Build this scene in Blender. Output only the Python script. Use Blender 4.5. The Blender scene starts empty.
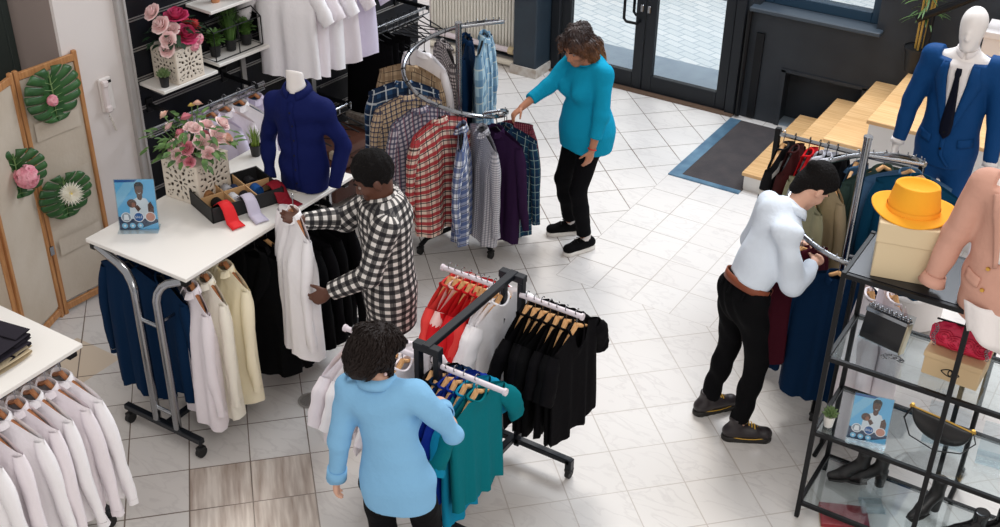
import bpy, bmesh, math, random
import numpy as np
from mathutils import Vector, Matrix, Quaternion
PI = math.pi
SC = bpy.context.scene
COL = SC.collection
V = Vector

# ---------------------------------------------------------------- camera numbers (world = room axes, camera above the origin)
CAM_H, CAM_PITCH, CAM_ROLL, CAM_F, ROOM_TURN = 4.48676, math.radians(31.8617), math.radians(0.8974), 1191.78, math.radians(31.8)

def rz(a): return Matrix.Rotation(a, 4, 'Z')
def rx(a): return Matrix.Rotation(a, 4, 'X')
def ry(a): return Matrix.Rotation(a, 4, 'Y')
def T(x, y, z): return Matrix.Translation((x, y, z))
def lerp(a, b, t): return a + (b - a) * t
def clamp(x, a=0., b=1.): return max(a, min(b, x))
def smooth01(x):
    x = clamp(x); return x * x * (3 - 2 * x)

# ---------------------------------------------------------------- materials
def lin(c):
    out = []
    for v in c[:3]:
        v = v / 255.
        out.append(v / 12.92 if v <= .04045 else ((v + .055) / 1.055) ** 2.4)
    return (*out, 1.)

def new_mat(name):
    m = bpy.data.materials.new(name); m.use_nodes = True
    nt = m.node_tree
    return m, nt, nt.nodes['Principled BSDF']

def node(nt, typ, **kw):
    n = nt.nodes.new(typ)
    for k, v in kw.items():
        if k.startswith('i_'): n.inputs[k[2:].replace('_', ' ')].default_value = v
        else: setattr(n, k, v)
    return n

def math_n(nt, op, a, b=None):
    n = node(nt, 'ShaderNodeMath', operation=op)
    for i, x in enumerate((a, b)):
        if x is None: continue
        if isinstance(x, (int, float)): n.inputs[i].default_value = x
        else: nt.links.new(x, n.inputs[i])
    return n.outputs[0]

def mix_n(nt, fac, a, b):
    n = node(nt, 'ShaderNodeMix', data_type='RGBA')
    for s, x in ((n.inputs[0], fac), (n.inputs[6], a), (n.inputs[7], b)):
        if isinstance(x, (int, float)): s.default_value = x
        elif isinstance(x, tuple): s.default_value = x
        else: nt.links.new(x, s)
    return n.outputs[2]

def add_bump(nt, bs, scale, strength, dist=.01, detail=3):
    tc = node(nt, 'ShaderNodeTexCoord')
    ns = node(nt, 'ShaderNodeTexNoise'); ns.inputs['Scale'].default_value = scale; ns.inputs['Detail'].default_value = detail
    bp = node(nt, 'ShaderNodeBump'); bp.inputs['Strength'].default_value = strength; bp.inputs['Distance'].default_value = dist
    nt.links.new(tc.outputs['Object'], ns.inputs['Vector']); nt.links.new(ns.outputs['Fac'], bp.inputs['Height'])
    nt.links.new(bp.outputs['Normal'], bs.inputs['Normal'])

def mat(name, c, rough=.6, metal=0., bump=None, vary=None, spec=.5, sheen=0.):
    m, nt, bs = new_mat(name)
    bs.inputs['Base Color'].default_value = lin(c)
    bs.inputs['Roughness'].default_value = rough
    bs.inputs['Metallic'].default_value = metal
    bs.inputs['Specular IOR Level'].default_value = spec
    if sheen: bs.inputs['Sheen Weight'].default_value = sheen
    if vary:                                   # (scale, other colour, stretch)
        tc = node(nt, 'ShaderNodeTexCoord'); mp = node(nt, 'ShaderNodeMapping')
        mp.inputs['Scale'].default_value = vary[2] if len(vary) > 2 else (1, 1, 1)
        ns = node(nt, 'ShaderNodeTexNoise'); ns.inputs['Scale'].default_value = vary[0]; ns.inputs['Detail'].default_value = 4
        nt.links.new(tc.outputs['Object'], mp.inputs['Vector']); nt.links.new(mp.outputs['Vector'], ns.inputs['Vector'])
        cr = node(nt, 'ShaderNodeMapRange'); cr.inputs[1].default_value = .35; cr.inputs[2].default_value = .65
        nt.links.new(ns.outputs['Fac'], cr.inputs[0])
        nt.links.new(mix_n(nt, cr.outputs[0], lin(c), lin(vary[1])), bs.inputs['Base Color'])
    if bump: add_bump(nt, bs, *bump)
    return m

def fabric(name, c, rough=.85, vary=None):
    return mat(name, c, rough, 0, bump=(26, .35, .012), vary=vary, spec=.08)

def plaid(name, base, stripes, bump=True):
    """stripes: (axis 0=around 1=along, period m, offset, width fraction, colour, strength)"""
    m, nt, bs = new_mat(name)
    uv = node(nt, 'ShaderNodeUVMap'); sp = node(nt, 'ShaderNodeSeparateXYZ'); nt.links.new(uv.outputs['UV'], sp.inputs[0])
    col = lin(base)
    for ax, per, off, wid, c, st in stripes:
        t = math_n(nt, 'DIVIDE', sp.outputs[ax], per); t = math_n(nt, 'ADD', t, off + 50); t = math_n(nt, 'FRACT', t)
        k = math_n(nt, 'LESS_THAN', t, wid); k = math_n(nt, 'MULTIPLY', k, st)
        col = mix_n(nt, k, col, lin(c))
    nt.links.new(col, bs.inputs['Base Color'])
    bs.inputs['Roughness'].default_value = .85; bs.inputs['Specular IOR Level'].default_value = .2
    if bump: add_bump(nt, bs, 26, .3, .012)
    return m

def clear_glass(name, tint=(255, 255, 255), opacity=.12, rough=.03):
    m, nt, bs = new_mat(name)
    tr = node(nt, 'ShaderNodeBsdfTransparent'); tr.inputs[0].default_value = lin(tint)
    mx = node(nt, 'ShaderNodeMixShader'); mx.inputs[0].default_value = opacity
    nt.nodes.remove(bs); gl = node(nt, 'ShaderNodeBsdfGlossy'); gl.inputs['Color'].default_value = lin(tint); gl.inputs['Roughness'].default_value = rough
    lw = node(nt, 'ShaderNodeFresnel'); lw.inputs[0].default_value = 1.45; mx.inputs[0].default_value = opacity
    nt.links.new(math_n(nt, 'ADD', math_n(nt, 'MULTIPLY', lw.outputs[0], .3), opacity * .25), mx.inputs[0])
    out = [n for n in nt.nodes if n.type == 'OUTPUT_MATERIAL'][0]
    nt.links.new(tr.outputs[0], mx.inputs[1]); nt.links.new(gl.outputs[0], mx.inputs[2]); nt.links.new(mx.outputs[0], out.inputs[0])
    return m

# ---------------------------------------------------------------- mesh building
def BM(): return bmesh.new()

def bx(bm, c, s, m=None, bev=0., seg=1):
    """box centred at c with size s, moved by matrix m"""
    M = (m or Matrix()) @ T(*c) @ Matrix.Diagonal((s[0], s[1], s[2], 1))
    r = bmesh.ops.create_cube(bm, size=1, matrix=M)
    if bev:
        es = list({e for v in r['verts'] for e in v.link_edges})
        bmesh.ops.bevel(bm, geom=es, offset=bev, segments=seg, affect='EDGES', profile=.6)

def bb(bm, x0, x1, y0, y1, z0, z1, m=None, bev=0.):
    bx(bm, ((x0 + x1) / 2, (y0 + y1) / 2, (z0 + z1) / 2), (abs(x1 - x0), abs(y1 - y0), abs(z1 - z0)), m, bev)

def frame_at(d, up=None):
    d = d.normalized(); u = up or (V((0, 0, 1)) if abs(d.z) < .95 else V((1, 0, 0)))
    s = d.cross(u).normalized(); return s, s.cross(d).normalized()

def tube(bm, pts, r, n=8, closed=False, cap=True, flat=(1, 1), up=None):
    """tube through pts (parallel transport); r a number or list; flat = scales of the two cross axes"""
    pts = [V(p) for p in pts]; N = len(pts)
    rs = r if isinstance(r, (list, tuple)) else [r] * N
    rings = []; s = None
    for i, p in enumerate(pts):
        if closed: d = pts[(i + 1) % N] - pts[i - 1]
        else: d = pts[min(i + 1, N - 1)] - pts[max(i - 1, 0)]
        if d.length < 1e-9: d = V((0, 0, 1))
        d.normalize()
        if s is None: s, u = frame_at(d, up)
        else:
            s = (s - d * s.dot(d)); s.normalize()
        u = s.cross(d)
        rings.append([bm.verts.new(p + (s * math.cos(2 * PI * k / n) * flat[0] + u * math.sin(2 * PI * k / n) * flat[1]) * rs[i]) for k in range(n)])
    for i in range(N if closed else N - 1):
        a, b = rings[i], rings[(i + 1) % N]
        for k in range(n): bm.faces.new((a[k], a[(k + 1) % n], b[(k + 1) % n], b[k]))
    if cap and not closed:
        bm.faces.new(rings[0][::-1]); bm.faces.new(rings[-1])
    return rings

def lathe(bm, prof, n=20, m=None, cap=True):
    m = m or Matrix(); rings = []
    for r, z in prof: rings.append([bm.verts.new(m @ V((r * math.cos(2 * PI * k / n), r * math.sin(2 * PI * k / n), z))) for k in range(n)])
    for a, b in zip(rings, rings[1:]):
        for k in range(n): bm.faces.new((a[k], a[(k + 1) % n], b[(k + 1) % n], b[k]))
    if cap:
        if prof[0][0] > 1e-4: bm.faces.new(rings[0][::-1])
        if prof[-1][0] > 1e-4: bm.faces.new(rings[-1])

def prism(bm, poly, z0, z1, m=None):
    m = m or Matrix()
    a = [bm.verts.new(m @ V((x, y, z0))) for x, y in poly]; b = [bm.verts.new(m @ V((x, y, z1))) for x, y in poly]
    n = len(poly)
    bm.faces.new(a[::-1]); bm.faces.new(b)
    for k in range(n): bm.faces.new((a[k], a[(k + 1) % n], b[(k + 1) % n], b[k]))

def grid(bm, f, nu, nv, closed_u=False, uvf=None):
    """surface f(u,v) with u,v in 0..1"""
    vs = [[bm.verts.new(f(i / nu, j / nv)) for i in range(nu if closed_u else nu + 1)] for j in range(nv + 1)]
    lay = bm.loops.layers.uv.verify() if uvf else None
    W = nu
    for j in range(nv):
        for i in range(W):
            q = [(i, j), (i + 1, j), (i + 1, j + 1), (i, j + 1)]
            fc = bm.faces.new([vs[b][a % len(vs[b])] for a, b in q])
            if uvf:
                for lp, (a, b) in zip(fc.loops, q): lp[lay].uv = uvf(a / nu, b / nv)

def ball(bm, c, r, m=None, seg=12, rings=8):
    r = r if isinstance(r, (tuple, list)) else (r, r, r)
    bmesh.ops.create_uvsphere(bm, u_segments=seg, v_segments=rings, radius=1, matrix=(m or Matrix()) @ T(*c) @ Matrix.Diagonal((*r, 1)))

def obj(name, bm, m, parent=None, sharp=.6, solid=0., recalc=True):
    if recalc: bmesh.ops.recalc_face_normals(bm, faces=bm.faces)
    me = bpy.data.meshes.new(name); bm.to_mesh(me); bm.free()
    for mm in (m if isinstance(m, (list, tuple)) else [m]): me.materials.append(mm)
    return link_mesh(name, me, parent, sharp, solid)

def link_mesh(name, me, parent=None, sharp=.6, solid=0.):
    me.polygons.foreach_set('use_smooth', [True] * len(me.polygons))
    if sharp: me.set_sharp_from_angle(angle=sharp)
    o = bpy.data.objects.new(name, me); COL.objects.link(o)
    if parent: o.parent = parent
    if solid:
        md = o.modifiers.new('thickness', 'SOLIDIFY'); md.thickness = solid; md.offset = 0
    return o

def tag(o, label, cat, group=None):
    o['label'] = label; o['category'] = cat
    if group: o['group'] = group
    return o

def thing(name, label, cat, loc=(0, 0, 0), rot=0., group=None, mtx=None):
    o = bpy.data.objects.new(name, None); COL.objects.link(o); o.empty_display_size = .05
    if mtx is not None: o.matrix_world = mtx
    else: o.location = loc; o.rotation_euler = (0, 0, rot)
    return tag(o, label, cat, group)

def struct(name, bm, m, parent=None, **k):
    o = obj(name, bm, m, parent, **k)
    if not parent: o['kind'] = 'structure'
    return o

def dup(root, label=None, loc=None, rot=None, group=None):
    r = root.copy(); COL.objects.link(r)
    if loc is not None: r.location = loc
    if rot is not None: r.rotation_euler = (0, 0, rot)
    if label: r['label'] = label
    if group: r['group'] = group
    for ch in list(root.children):
        c = ch.copy(); COL.objects.link(c); c.parent = r
        for g in list(ch.children):
            d = g.copy(); COL.objects.link(d); d.parent = c
    return r

def text_mesh(txt, size, depth=.0006):
    cu = bpy.data.curves.new('lettering', 'FONT'); cu.body = txt; cu.size = size; cu.extrude = depth; cu.align_x = 'CENTER'; cu.align_y = 'CENTER'
    o = bpy.data.objects.new('lettering', cu); COL.objects.link(o)
    bpy.context.view_layer.update()
    me = bpy.data.meshes.new_from_object(o.evaluated_get(bpy.context.evaluated_depsgraph_get()))
    bpy.data.objects.remove(o); return me

# ---------------------------------------------------------------- signed distance bodies, meshed with surface nets
class SDF:
    def __init__(s, lo, hi, h):
        s.lo = np.array(lo, np.float32); s.h = h
        s.n = np.ceil((np.array(hi) - s.lo) / h).astype(int) + 1
        s.d = np.full(tuple(s.n), 9., np.float32)
    def box(s, a, b):
        i0 = np.clip(np.floor((np.array(a) - s.lo) / s.h).astype(int), 0, s.n); i1 = np.clip(np.ceil((np.array(b) - s.lo) / s.h).astype(int) + 1, 0, s.n)
        sl = tuple(slice(p, q) for p, q in zip(i0, i1))
        ax = [(s.lo[i] + s.h * np.arange(i0[i], i1[i])).astype(np.float32) for i in range(3)]
        return sl, ax[0][:, None, None], ax[1][None, :, None], ax[2][None, None, :]
    def mix(s, sl, f, k, op='add'):
        a = s.d[sl]
        if a.size == 0: return
        if op == 'sub':
            f = -f; hh = np.maximum(k - np.abs(a - f), 0) / k; s.d[sl] = np.maximum(a, f) + hh * hh * k * .25
        else:
            hh = np.maximum(k - np.abs(a - f), 0) / k; s.d[sl] = np.minimum(a, f) - hh * hh * k * .25
    def cone(s, a, b, ra, rb, k=.015, flat=None, cuts=(), op='add'):
        """tapered capsule; flat=(axis, q): thinner by q along axis; cuts: [(point, normal)] keeps the side behind the normal"""
        a = np.array(a, float); b = np.array(b, float); R = max(ra, rb) + k + 4 * s.h
        sl, X, Y, Z = s.box(np.minimum(a, b) - R, np.maximum(a, b) + R)
        px, py, pz = X - a[0], Y - a[1], Z - a[2]; d = b - a
        if flat is not None:
            n = np.array(flat[0], float); n /= np.linalg.norm(n); q = flat[1] - 1
            dn = px * n[0] + py * n[1] + pz * n[2]; px = px + dn * n[0] * q; py = py + dn * n[1] * q; pz = pz + dn * n[2] * q
            d = d + n * d.dot(n) * q
        L2 = max(d.dot(d), 1e-9); t = np.clip((px * d[0] + py * d[1] + pz * d[2]) / L2, 0, 1)
        f = np.sqrt((px - t * d[0]) ** 2 + (py - t * d[1]) ** 2 + (pz - t * d[2]) ** 2) - (ra + (rb - ra) * t)
        if flat is not None: f = f / (1 + .35 * q)
        for p, n in cuts:
            n = np.array(n, float); n /= np.linalg.norm(n)
            f = np.maximum(f, (X - p[0]) * n[0] + (Y - p[1]) * n[1] + (Z - p[2]) * n[2])
        s.mix(sl, f.astype(np.float32), k, op)
    def ell(s, c, r, R=None, k=.015, op='add', cuts=()):
        c = np.array(c, float); r = np.array(r, float); Rm = np.array(R.to_3x3()) if R is not None else np.eye(3)
        e = max(r) + k + 4 * s.h; sl, X, Y, Z = s.box(c - e, c + e)
        px, py, pz = X - c[0], Y - c[1], Z - c[2]
        l = [px * Rm[0, i] + py * Rm[1, i] + pz * Rm[2, i] for i in range(3)]
        k0 = np.sqrt(sum((l[i] / r[i]) ** 2 for i in range(3))); k1 = np.sqrt(sum((l[i] / r[i] ** 2) ** 2 for i in range(3)))
        f = k0 * (k0 - 1) / np.maximum(k1, 1e-6)
        for p, n in cuts:
            n = np.array(n, float); n /= np.linalg.norm(n)
            f = np.maximum(f, (X - p[0]) * n[0] + (Y - p[1]) * n[1] + (Z - p[2]) * n[2])
        s.mix(sl, f.astype(np.float32), k, op)
    def plane(s, p, n, lo=None, hi=None):
        n = np.array(n, float); n /= np.linalg.norm(n)
        sl, X, Y, Z = s.box(lo if lo is not None else s.lo, hi if hi is not None else s.lo + s.h * s.n)
        f = (X - p[0]) * n[0] + (Y - p[1]) * n[1] + (Z - p[2]) * n[2]
        s.d[sl] = np.maximum(s.d[sl], f.astype(np.float32))
    def ripple(s, fn, lo=None, hi=None):
        sl, X, Y, Z = s.box(lo if lo is not None else s.lo, hi if hi is not None else s.lo + s.h * s.n)
        s.d[sl] += fn(X, Y, Z).astype(np.float32)
    def front(s, x, z, sign=1):
        """y of the surface seen from +y (sign 1) or -y at x,z"""
        i = int(round((x - s.lo[0]) / s.h)); k = int(round((z - s.lo[2]) / s.h))
        col = s.d[min(max(i, 0), s.n[0] - 1), :, min(max(k, 0), s.n[2] - 1)]; ins = np.where(col < 0)[0]
        if len(ins) == 0: return None
        j = ins[-1] if sign > 0 else ins[0]
        jj = j + sign
        if jj < 0 or jj >= len(col): return s.lo[1] + s.h * j
        t = col[j] / (col[j] - col[jj]); return float(s.lo[1] + s.h * (j + sign * t))
    def mesh(s, name, m, parent=None, uvfn=None, smooth=1):
        d = s.d; n = d.shape; h = s.h
        ng = d < 0
        c = ng[:-1, :-1, :-1].astype(np.int8)
        for a in ((1, 0, 0), (0, 1, 0), (0, 0, 1), (1, 1, 0), (1, 0, 1), (0, 1, 1), (1, 1, 1)):
            c = c + ng[a[0]:n[0] - 1 + a[0], a[1]:n[1] - 1 + a[1], a[2]:n[2] - 1 + a[2]]
        cells = np.argwhere((c > 0) & (c < 8))
        idx = np.full(c.shape, -1, np.int32); idx[tuple(cells.T)] = np.arange(len(cells))
        acc = np.zeros((len(cells), 3)); cnt = np.zeros(len(cells))
        cor = [np.array(q) for q in np.ndindex(2, 2, 2)]
        val = {tuple(q): d[tuple((cells + q).T)] for q in cor}
        for ax in range(3):
            for q in cor:
                if q[ax]: continue
                q2 = q.copy(); q2[ax] = 1; v0, v1 = val[tuple(q)], val[tuple(q2)]
                mk = (v0 < 0) != (v1 < 0); t = np.where(mk, v0 / np.where(mk, v0 - v1, 1), 0)
                p = np.repeat(q[None].astype(float), len(cells), 0); p[:, ax] += t
                acc[mk] += p[mk]; cnt[mk] += 1
        P = s.lo + h * (cells + acc / cnt[:, None])
        Q = []
        for ax in range(3):
            a = [slice(1, -1)] * 3; a[ax] = slice(0, -1); b = list(a); b[ax] = slice(1, None)
            s0 = ng[tuple(a)]; e = np.argwhere(s0 != ng[tuple(b)])
            if not len(e): continue
            off = np.ones(3, int); off[ax] = 0; e = e + off; fl = ng[tuple(e.T)]
            o1, o2 = [i for i in range(3) if i != ax]
            def cell(da, db):
                w = e.copy(); w[:, o1] -= da; w[:, o2] -= db; return idx[tuple(w.T)]
            q = np.stack([cell(1, 1), cell(0, 1), cell(0, 0), cell(1, 0)], 1)
            if ax == 1: fl = ~fl
            q[~fl] = q[~fl][:, ::-1]; Q.append(q)
        Q = np.concatenate(Q); Q = Q[(Q >= 0).all(1)]
        for _ in range(smooth):
            A = np.zeros_like(P); N = np.zeros(len(P))
            for i in range(4):
                for j in (1, 3):
                    np.add.at(A, Q[:, i], P[Q[:, (i + j) % 4]]); np.add.at(N, Q[:, i], 1)
            P = P * .5 + .5 * A / np.maximum(N, 1)[:, None]
        me = bpy.data.meshes.new(name)
        me.vertices.add(len(P)); me.vertices.foreach_set('co', P.astype(np.float32).ravel())
        me.loops.add(Q.size); me.loops.foreach_set('vertex_index', Q.astype(np.int32).ravel())
        me.polygons.add(len(Q)); me.polygons.foreach_set('loop_start', np.arange(0, Q.size, 4, dtype=np.int32))
        me.update(calc_edges=True); me.validate()
        me.materials.append(m)
        if uvfn:
            lay = me.uv_layers.new(name='UVMap'); uv = uvfn(P, Q)
            lay.data.foreach_set('uv', uv.astype(np.float32).ravel())
        return link_mesh(name, me, parent, sharp=0)

def bone_uv(bones):
    """bones: (a, b, radius, reference direction). Cloth coordinates in metres around and along the nearest bone."""
    def fn(P, Q):
        C = P[Q].mean(1); best = np.full(len(C), 1e9); which = np.zeros(len(C), int)
        for i, (a, b, r, ref) in enumerate(bones):
            a = np.array(a, float); d = np.array(b, float) - a; t = np.clip(((C - a) @ d) / d.dot(d), 0, 1)
            e = np.linalg.norm(C - a - t[:, None] * d, axis=1) / r; w = e < best; best[w] = e[w]; which[w] = i
        uv = np.zeros((len(Q), 4, 2))
        for i, (a, b, r, ref) in enumerate(bones):
            k = np.where(which == i)[0]
            if not len(k): continue
            a = np.array(a, float); d = np.array(b, float) - a; L = np.linalg.norm(d); d /= L
            ref = np.array(ref, float); ref -= d * ref.dot(d); ref /= np.linalg.norm(ref); sd = np.cross(d, ref)
            W = P[Q[k]] - a; c = C[k] - a
            ac = np.arctan2(c @ sd, c @ ref); av = np.arctan2(W @ sd, W @ ref); dl = av - ac[:, None]; dl = (dl + PI) % (2 * PI) - PI
            uv[k, :, 0] = (ac[:, None] + dl) * r; uv[k, :, 1] = W @ d
        return uv.reshape(-1, 2)
    return fn
# ================================================================ shared materials
M = {}
M['white_lam'] = mat('white_laminate', (236, 232, 226), .35)
M['chrome'] = mat('chrome', (158, 160, 164), .2, 1.)
M['alu'] = mat('aluminium', (170, 168, 166), .4, .8)
M['white_metal'] = mat('white_enamel', (226, 216, 222), .35)
M['black_metal'] = mat('black_metal', (15, 16, 19), .45, spec=.25)
M['steel_dark'] = mat('dark_steel', (26, 30, 36), .35, .2, spec=.35)
M['rubber'] = mat('black_rubber', (18, 18, 19), .6)
M['black_plastic'] = mat('black_plastic', (14, 14, 16), .5, spec=.25)
M['hanger_wood'] = mat('pale_hanger_wood', (226, 178, 122), .5, vary=(14, (206, 150, 95), (1, 6, 6)))
M['hanger_brown'] = mat('brown_hanger_wood', (176, 116, 72), .5, vary=(14, (150, 92, 54), (1, 6, 6)))
M['screen_wood'] = mat('pine_frame', (198, 144, 92), .55, vary=(9, (172, 116, 70), (6, 6, .6)))
M['cream_cloth'] = mat('cream_canvas', (206, 194, 178), .9, bump=(40, .3, .006), vary=(3, (196, 182, 164)))
M['charcoal'] = mat('charcoal_paint', (44, 50, 57), .6, bump=(18, .3, .006), vary=(4, (38, 43, 50)))
M['frame_blue'] = mat('blue_grey_frame', (35, 62, 82), .45)
M['door_dark'] = mat('dark_door_frame', (30, 34, 39), .5, spec=.3)
M['wall_white'] = mat('white_paint', (226, 218, 214), .7, bump=(30, .08, .003))
M['wall_taupe'] = mat('taupe_paint', (150, 136, 130), .8)
M['glass'] = clear_glass('clear_glass', (246, 250, 252), .07)
M['acrylic'] = clear_glass('acrylic', (244, 248, 250), .12, .06)
M['shelf_glass'] = clear_glass('shelf_glass', (247, 251, 252), .05, .05)
M['green'] = mat('leaf_green', (92, 128, 60), .55, vary=(20, (48, 82, 36)))
M['dark_green'] = mat('dark_leaf', (32, 62, 34), .5, vary=(20, (22, 46, 26)))
M['black_pot'] = mat('black_pot', (26, 27, 29), .5)
M['mannequin'] = mat('mannequin_white', (236, 230, 226), .4)
M['cream_pot'] = mat('cream_lattice', (226, 214, 198), .55)
M['pot_inner'] = mat('pot_inside', (92, 74, 60), .9)
M['gold'] = mat('gold_metal', (212, 168, 84), .3, 1.)

# ================================================================ floor
def floor_mat():
    m, nt, bs = new_mat('marble_tiles')
    tc = node(nt, 'ShaderNodeTexCoord'); sp = node(nt, 'ShaderNodeSeparateXYZ'); nt.links.new(tc.outputs['Object'], sp.inputs[0])
    X, Y = sp.outputs[0], sp.outputs[1]
    A = lambda a, b: math_n(nt, 'ADD', a, b); S_ = lambda a, b: math_n(nt, 'SUBTRACT', a, b); Mu = lambda a, b: math_n(nt, 'MULTIPLY', a, b)
    x = S_(X, -2.4374); y = S_(Y, 4.99984); k = 1 / (math.sqrt(2) * .333)
    u = Mu(A(x, y), k); v = Mu(S_(y, x), k)
    xs = Mu(S_(X, -3.394), 1 / .292); ys = Mu(S_(Y, 6.223), 1 / .31)
    zone = Mu(math_n(nt, 'GREATER_THAN', X, -3.394), math_n(nt, 'GREATER_THAN', Y, 6.223))
    def mixf(a, b):
        n = node(nt, 'ShaderNodeMix', data_type='FLOAT'); nt.links.new(zone, n.inputs[0]); nt.links.new(a, n.inputs[2]); nt.links.new(b, n.inputs[3]); return n.outputs[0]
    U, W = mixf(u, xs), mixf(v, ys)
    def line(q, w):
        f = math_n(nt, 'FRACT', A(q, 100.)); return math_n(nt, 'LESS_THAN', math_n(nt, 'MINIMUM', f, S_(1., f)), w)
    nz = node(nt, 'ShaderNodeTexNoise'); nz.inputs['Scale'].default_value = 2.2; nz.inputs['Detail'].default_value = 2
    nt.links.new(tc.outputs['Object'], nz.inputs['Vector'])
    gw = Mu(A(nz.outputs['Fac'], .25), .0135)
    grout = math_n(nt, 'MAXIMUM', line(U, gw), line(W, gw))
    cb = node(nt, 'ShaderNodeCombineXYZ'); nt.links.new(math_n(nt, 'FLOOR', U), cb.inputs[0]); nt.links.new(math_n(nt, 'FLOOR', W), cb.inputs[1])
    wn = node(nt, 'ShaderNodeTexWhiteNoise', noise_dimensions='3D'); nt.links.new(cb.outputs[0], wn.inputs['Vector'])
    # marble veins, offset per tile
    va = node(nt, 'ShaderNodeVectorMath', operation='MULTIPLY_ADD'); nt.links.new(wn.outputs['Color'], va.inputs[0]); va.inputs[1].default_value = (7, 7, 7); nt.links.new(tc.outputs['Object'], va.inputs[2])
    mp = node(nt, 'ShaderNodeMapping'); mp.inputs['Rotation'].default_value = (0, 0, .5); mp.inputs['Scale'].default_value = (1, 2.6, 1); nt.links.new(va.outputs[0], mp.inputs['Vector'])
    n1 = node(nt, 'ShaderNodeTexNoise'); n1.inputs['Scale'].default_value = 3.4; n1.inputs['Detail'].default_value = 6; n1.inputs['Distortion'].default_value = .6; nt.links.new(mp.outputs[0], n1.inputs['Vector'])
    vein = math_n(nt, 'ABSOLUTE', S_(n1.outputs['Fac'], .5))
    vr = node(nt, 'ShaderNodeMapRange'); vr.inputs[1].default_value = 0; vr.inputs[2].default_value = .035; vr.inputs[3].default_value = 1; vr.inputs[4].default_value = 0; nt.links.new(vein, vr.inputs[0])
    n2 = node(nt, 'ShaderNodeTexNoise'); n2.inputs['Scale'].default_value = 1.6; nt.links.new(va.outputs[0], n2.inputs['Vector'])
    vm = Mu(vr.outputs[0], Mu(n2.outputs['Fac'], .36))
    base = mix_n(nt, Mu(wn.outputs['Value'], .35), lin((221, 217, 213)), lin((211, 205, 200)))
    base = mix_n(nt, vm, base, lin((164, 156, 154)))
    # four streaked tiles by the table rack
    su = Mu(math_n(nt, 'GREATER_THAN', u, -7.), math_n(nt, 'LESS_THAN', u, -5.)); sv = Mu(math_n(nt, 'GREATER_THAN', v, -3.), math_n(nt, 'LESS_THAN', v, 0.))
    st = Mu(su, sv)
    cs = node(nt, 'ShaderNodeCombineXYZ'); nt.links.new(Mu(u, 9.), cs.inputs[0]); nt.links.new(Mu(v, .8), cs.inputs[1]); nt.links.new(wn.outputs['Value'], cs.inputs[2])
    ns = node(nt, 'ShaderNodeTexNoise'); ns.inputs['Scale'].default_value = 1.; ns.inputs['Detail'].default_value = 4; nt.links.new(cs.outputs[0], ns.inputs['Vector'])
    sr = node(nt, 'ShaderNodeMapRange'); sr.inputs[1].default_value = .35; sr.inputs[2].default_value = .7; nt.links.new(ns.outputs['Fac'], sr.inputs[0])
    streak = mix_n(nt, sr.outputs[0], lin((222, 212, 202)), lin((164, 146, 134)))
    base = mix_n(nt, st, base, streak)
    # plain beige runner of larger tiles beside the racks
    bz = Mu(Mu(math_n(nt, 'GREATER_THAN', X, -5.59), math_n(nt, 'LESS_THAN', X, -5.19)), Mu(math_n(nt, 'GREATER_THAN', Y, 2.6), math_n(nt, 'LESS_THAN', Y, 3.87)))
    base = mix_n(nt, bz, base, lin((216, 200, 180)))
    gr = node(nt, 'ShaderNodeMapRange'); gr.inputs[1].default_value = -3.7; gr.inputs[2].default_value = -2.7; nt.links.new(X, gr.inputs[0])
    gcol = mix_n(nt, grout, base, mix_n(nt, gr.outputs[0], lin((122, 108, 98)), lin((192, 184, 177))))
    nt.links.new(gcol, bs.inputs['Base Color'])
    bs.inputs['Roughness'].default_value = .42; bs.inputs['Specular IOR Level'].default_value = .35
    bp = node(nt, 'ShaderNodeBump', invert=True); bp.inputs['Strength'].default_value = .4; bp.inputs['Distance'].default_value = .003; nt.links.new(grout, bp.inputs['Height']); nt.links.new(bp.outputs[0], bs.inputs['Normal'])
    return m

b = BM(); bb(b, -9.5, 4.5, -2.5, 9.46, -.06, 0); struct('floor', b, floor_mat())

# pavement outside the glass doors
def paver_mat():
    m, nt, bs = new_mat('pale_pavers'); tc = node(nt, 'ShaderNodeTexCoord')
    mp = node(nt, 'ShaderNodeMapping'); mp.inputs['Rotation'].default_value = (0, 0, .35); nt.links.new(tc.outputs['Object'], mp.inputs[0])
    br = node(nt, 'ShaderNodeTexBrick'); br.inputs['Scale'].default_value = 1.; br.inputs['Brick Width'].default_value = .22; br.inputs['Row Height'].default_value = .11; br.inputs['Mortar Size'].default_value = .008
    br.inputs['Color1'].default_value = lin((232, 234, 234)); br.inputs['Color2'].default_value = lin((214, 220, 222)); br.inputs['Mortar'].default_value = lin((182, 194, 202))
    nt.links.new(mp.outputs[0], br.inputs[0]); nt.links.new(br.outputs[0], bs.inputs['Base Color']); bs.inputs['Roughness'].default_value = .8
    return m
b = BM(); bb(b, -14, 8, 10.35, 22, -.1, -.02); o = struct('pavement_outside', b, paver_mat())
b = BM(); bb(b, -14, 8, 9.46, 10.35, -.1, -.015); struct('pavement_shade_strip', b, mat('painted_shade_grey', (150, 164, 176), .8, vary=(5, (138, 152, 166))))  # shadow by the doors, painted as a bluish grey strip of paving

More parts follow.
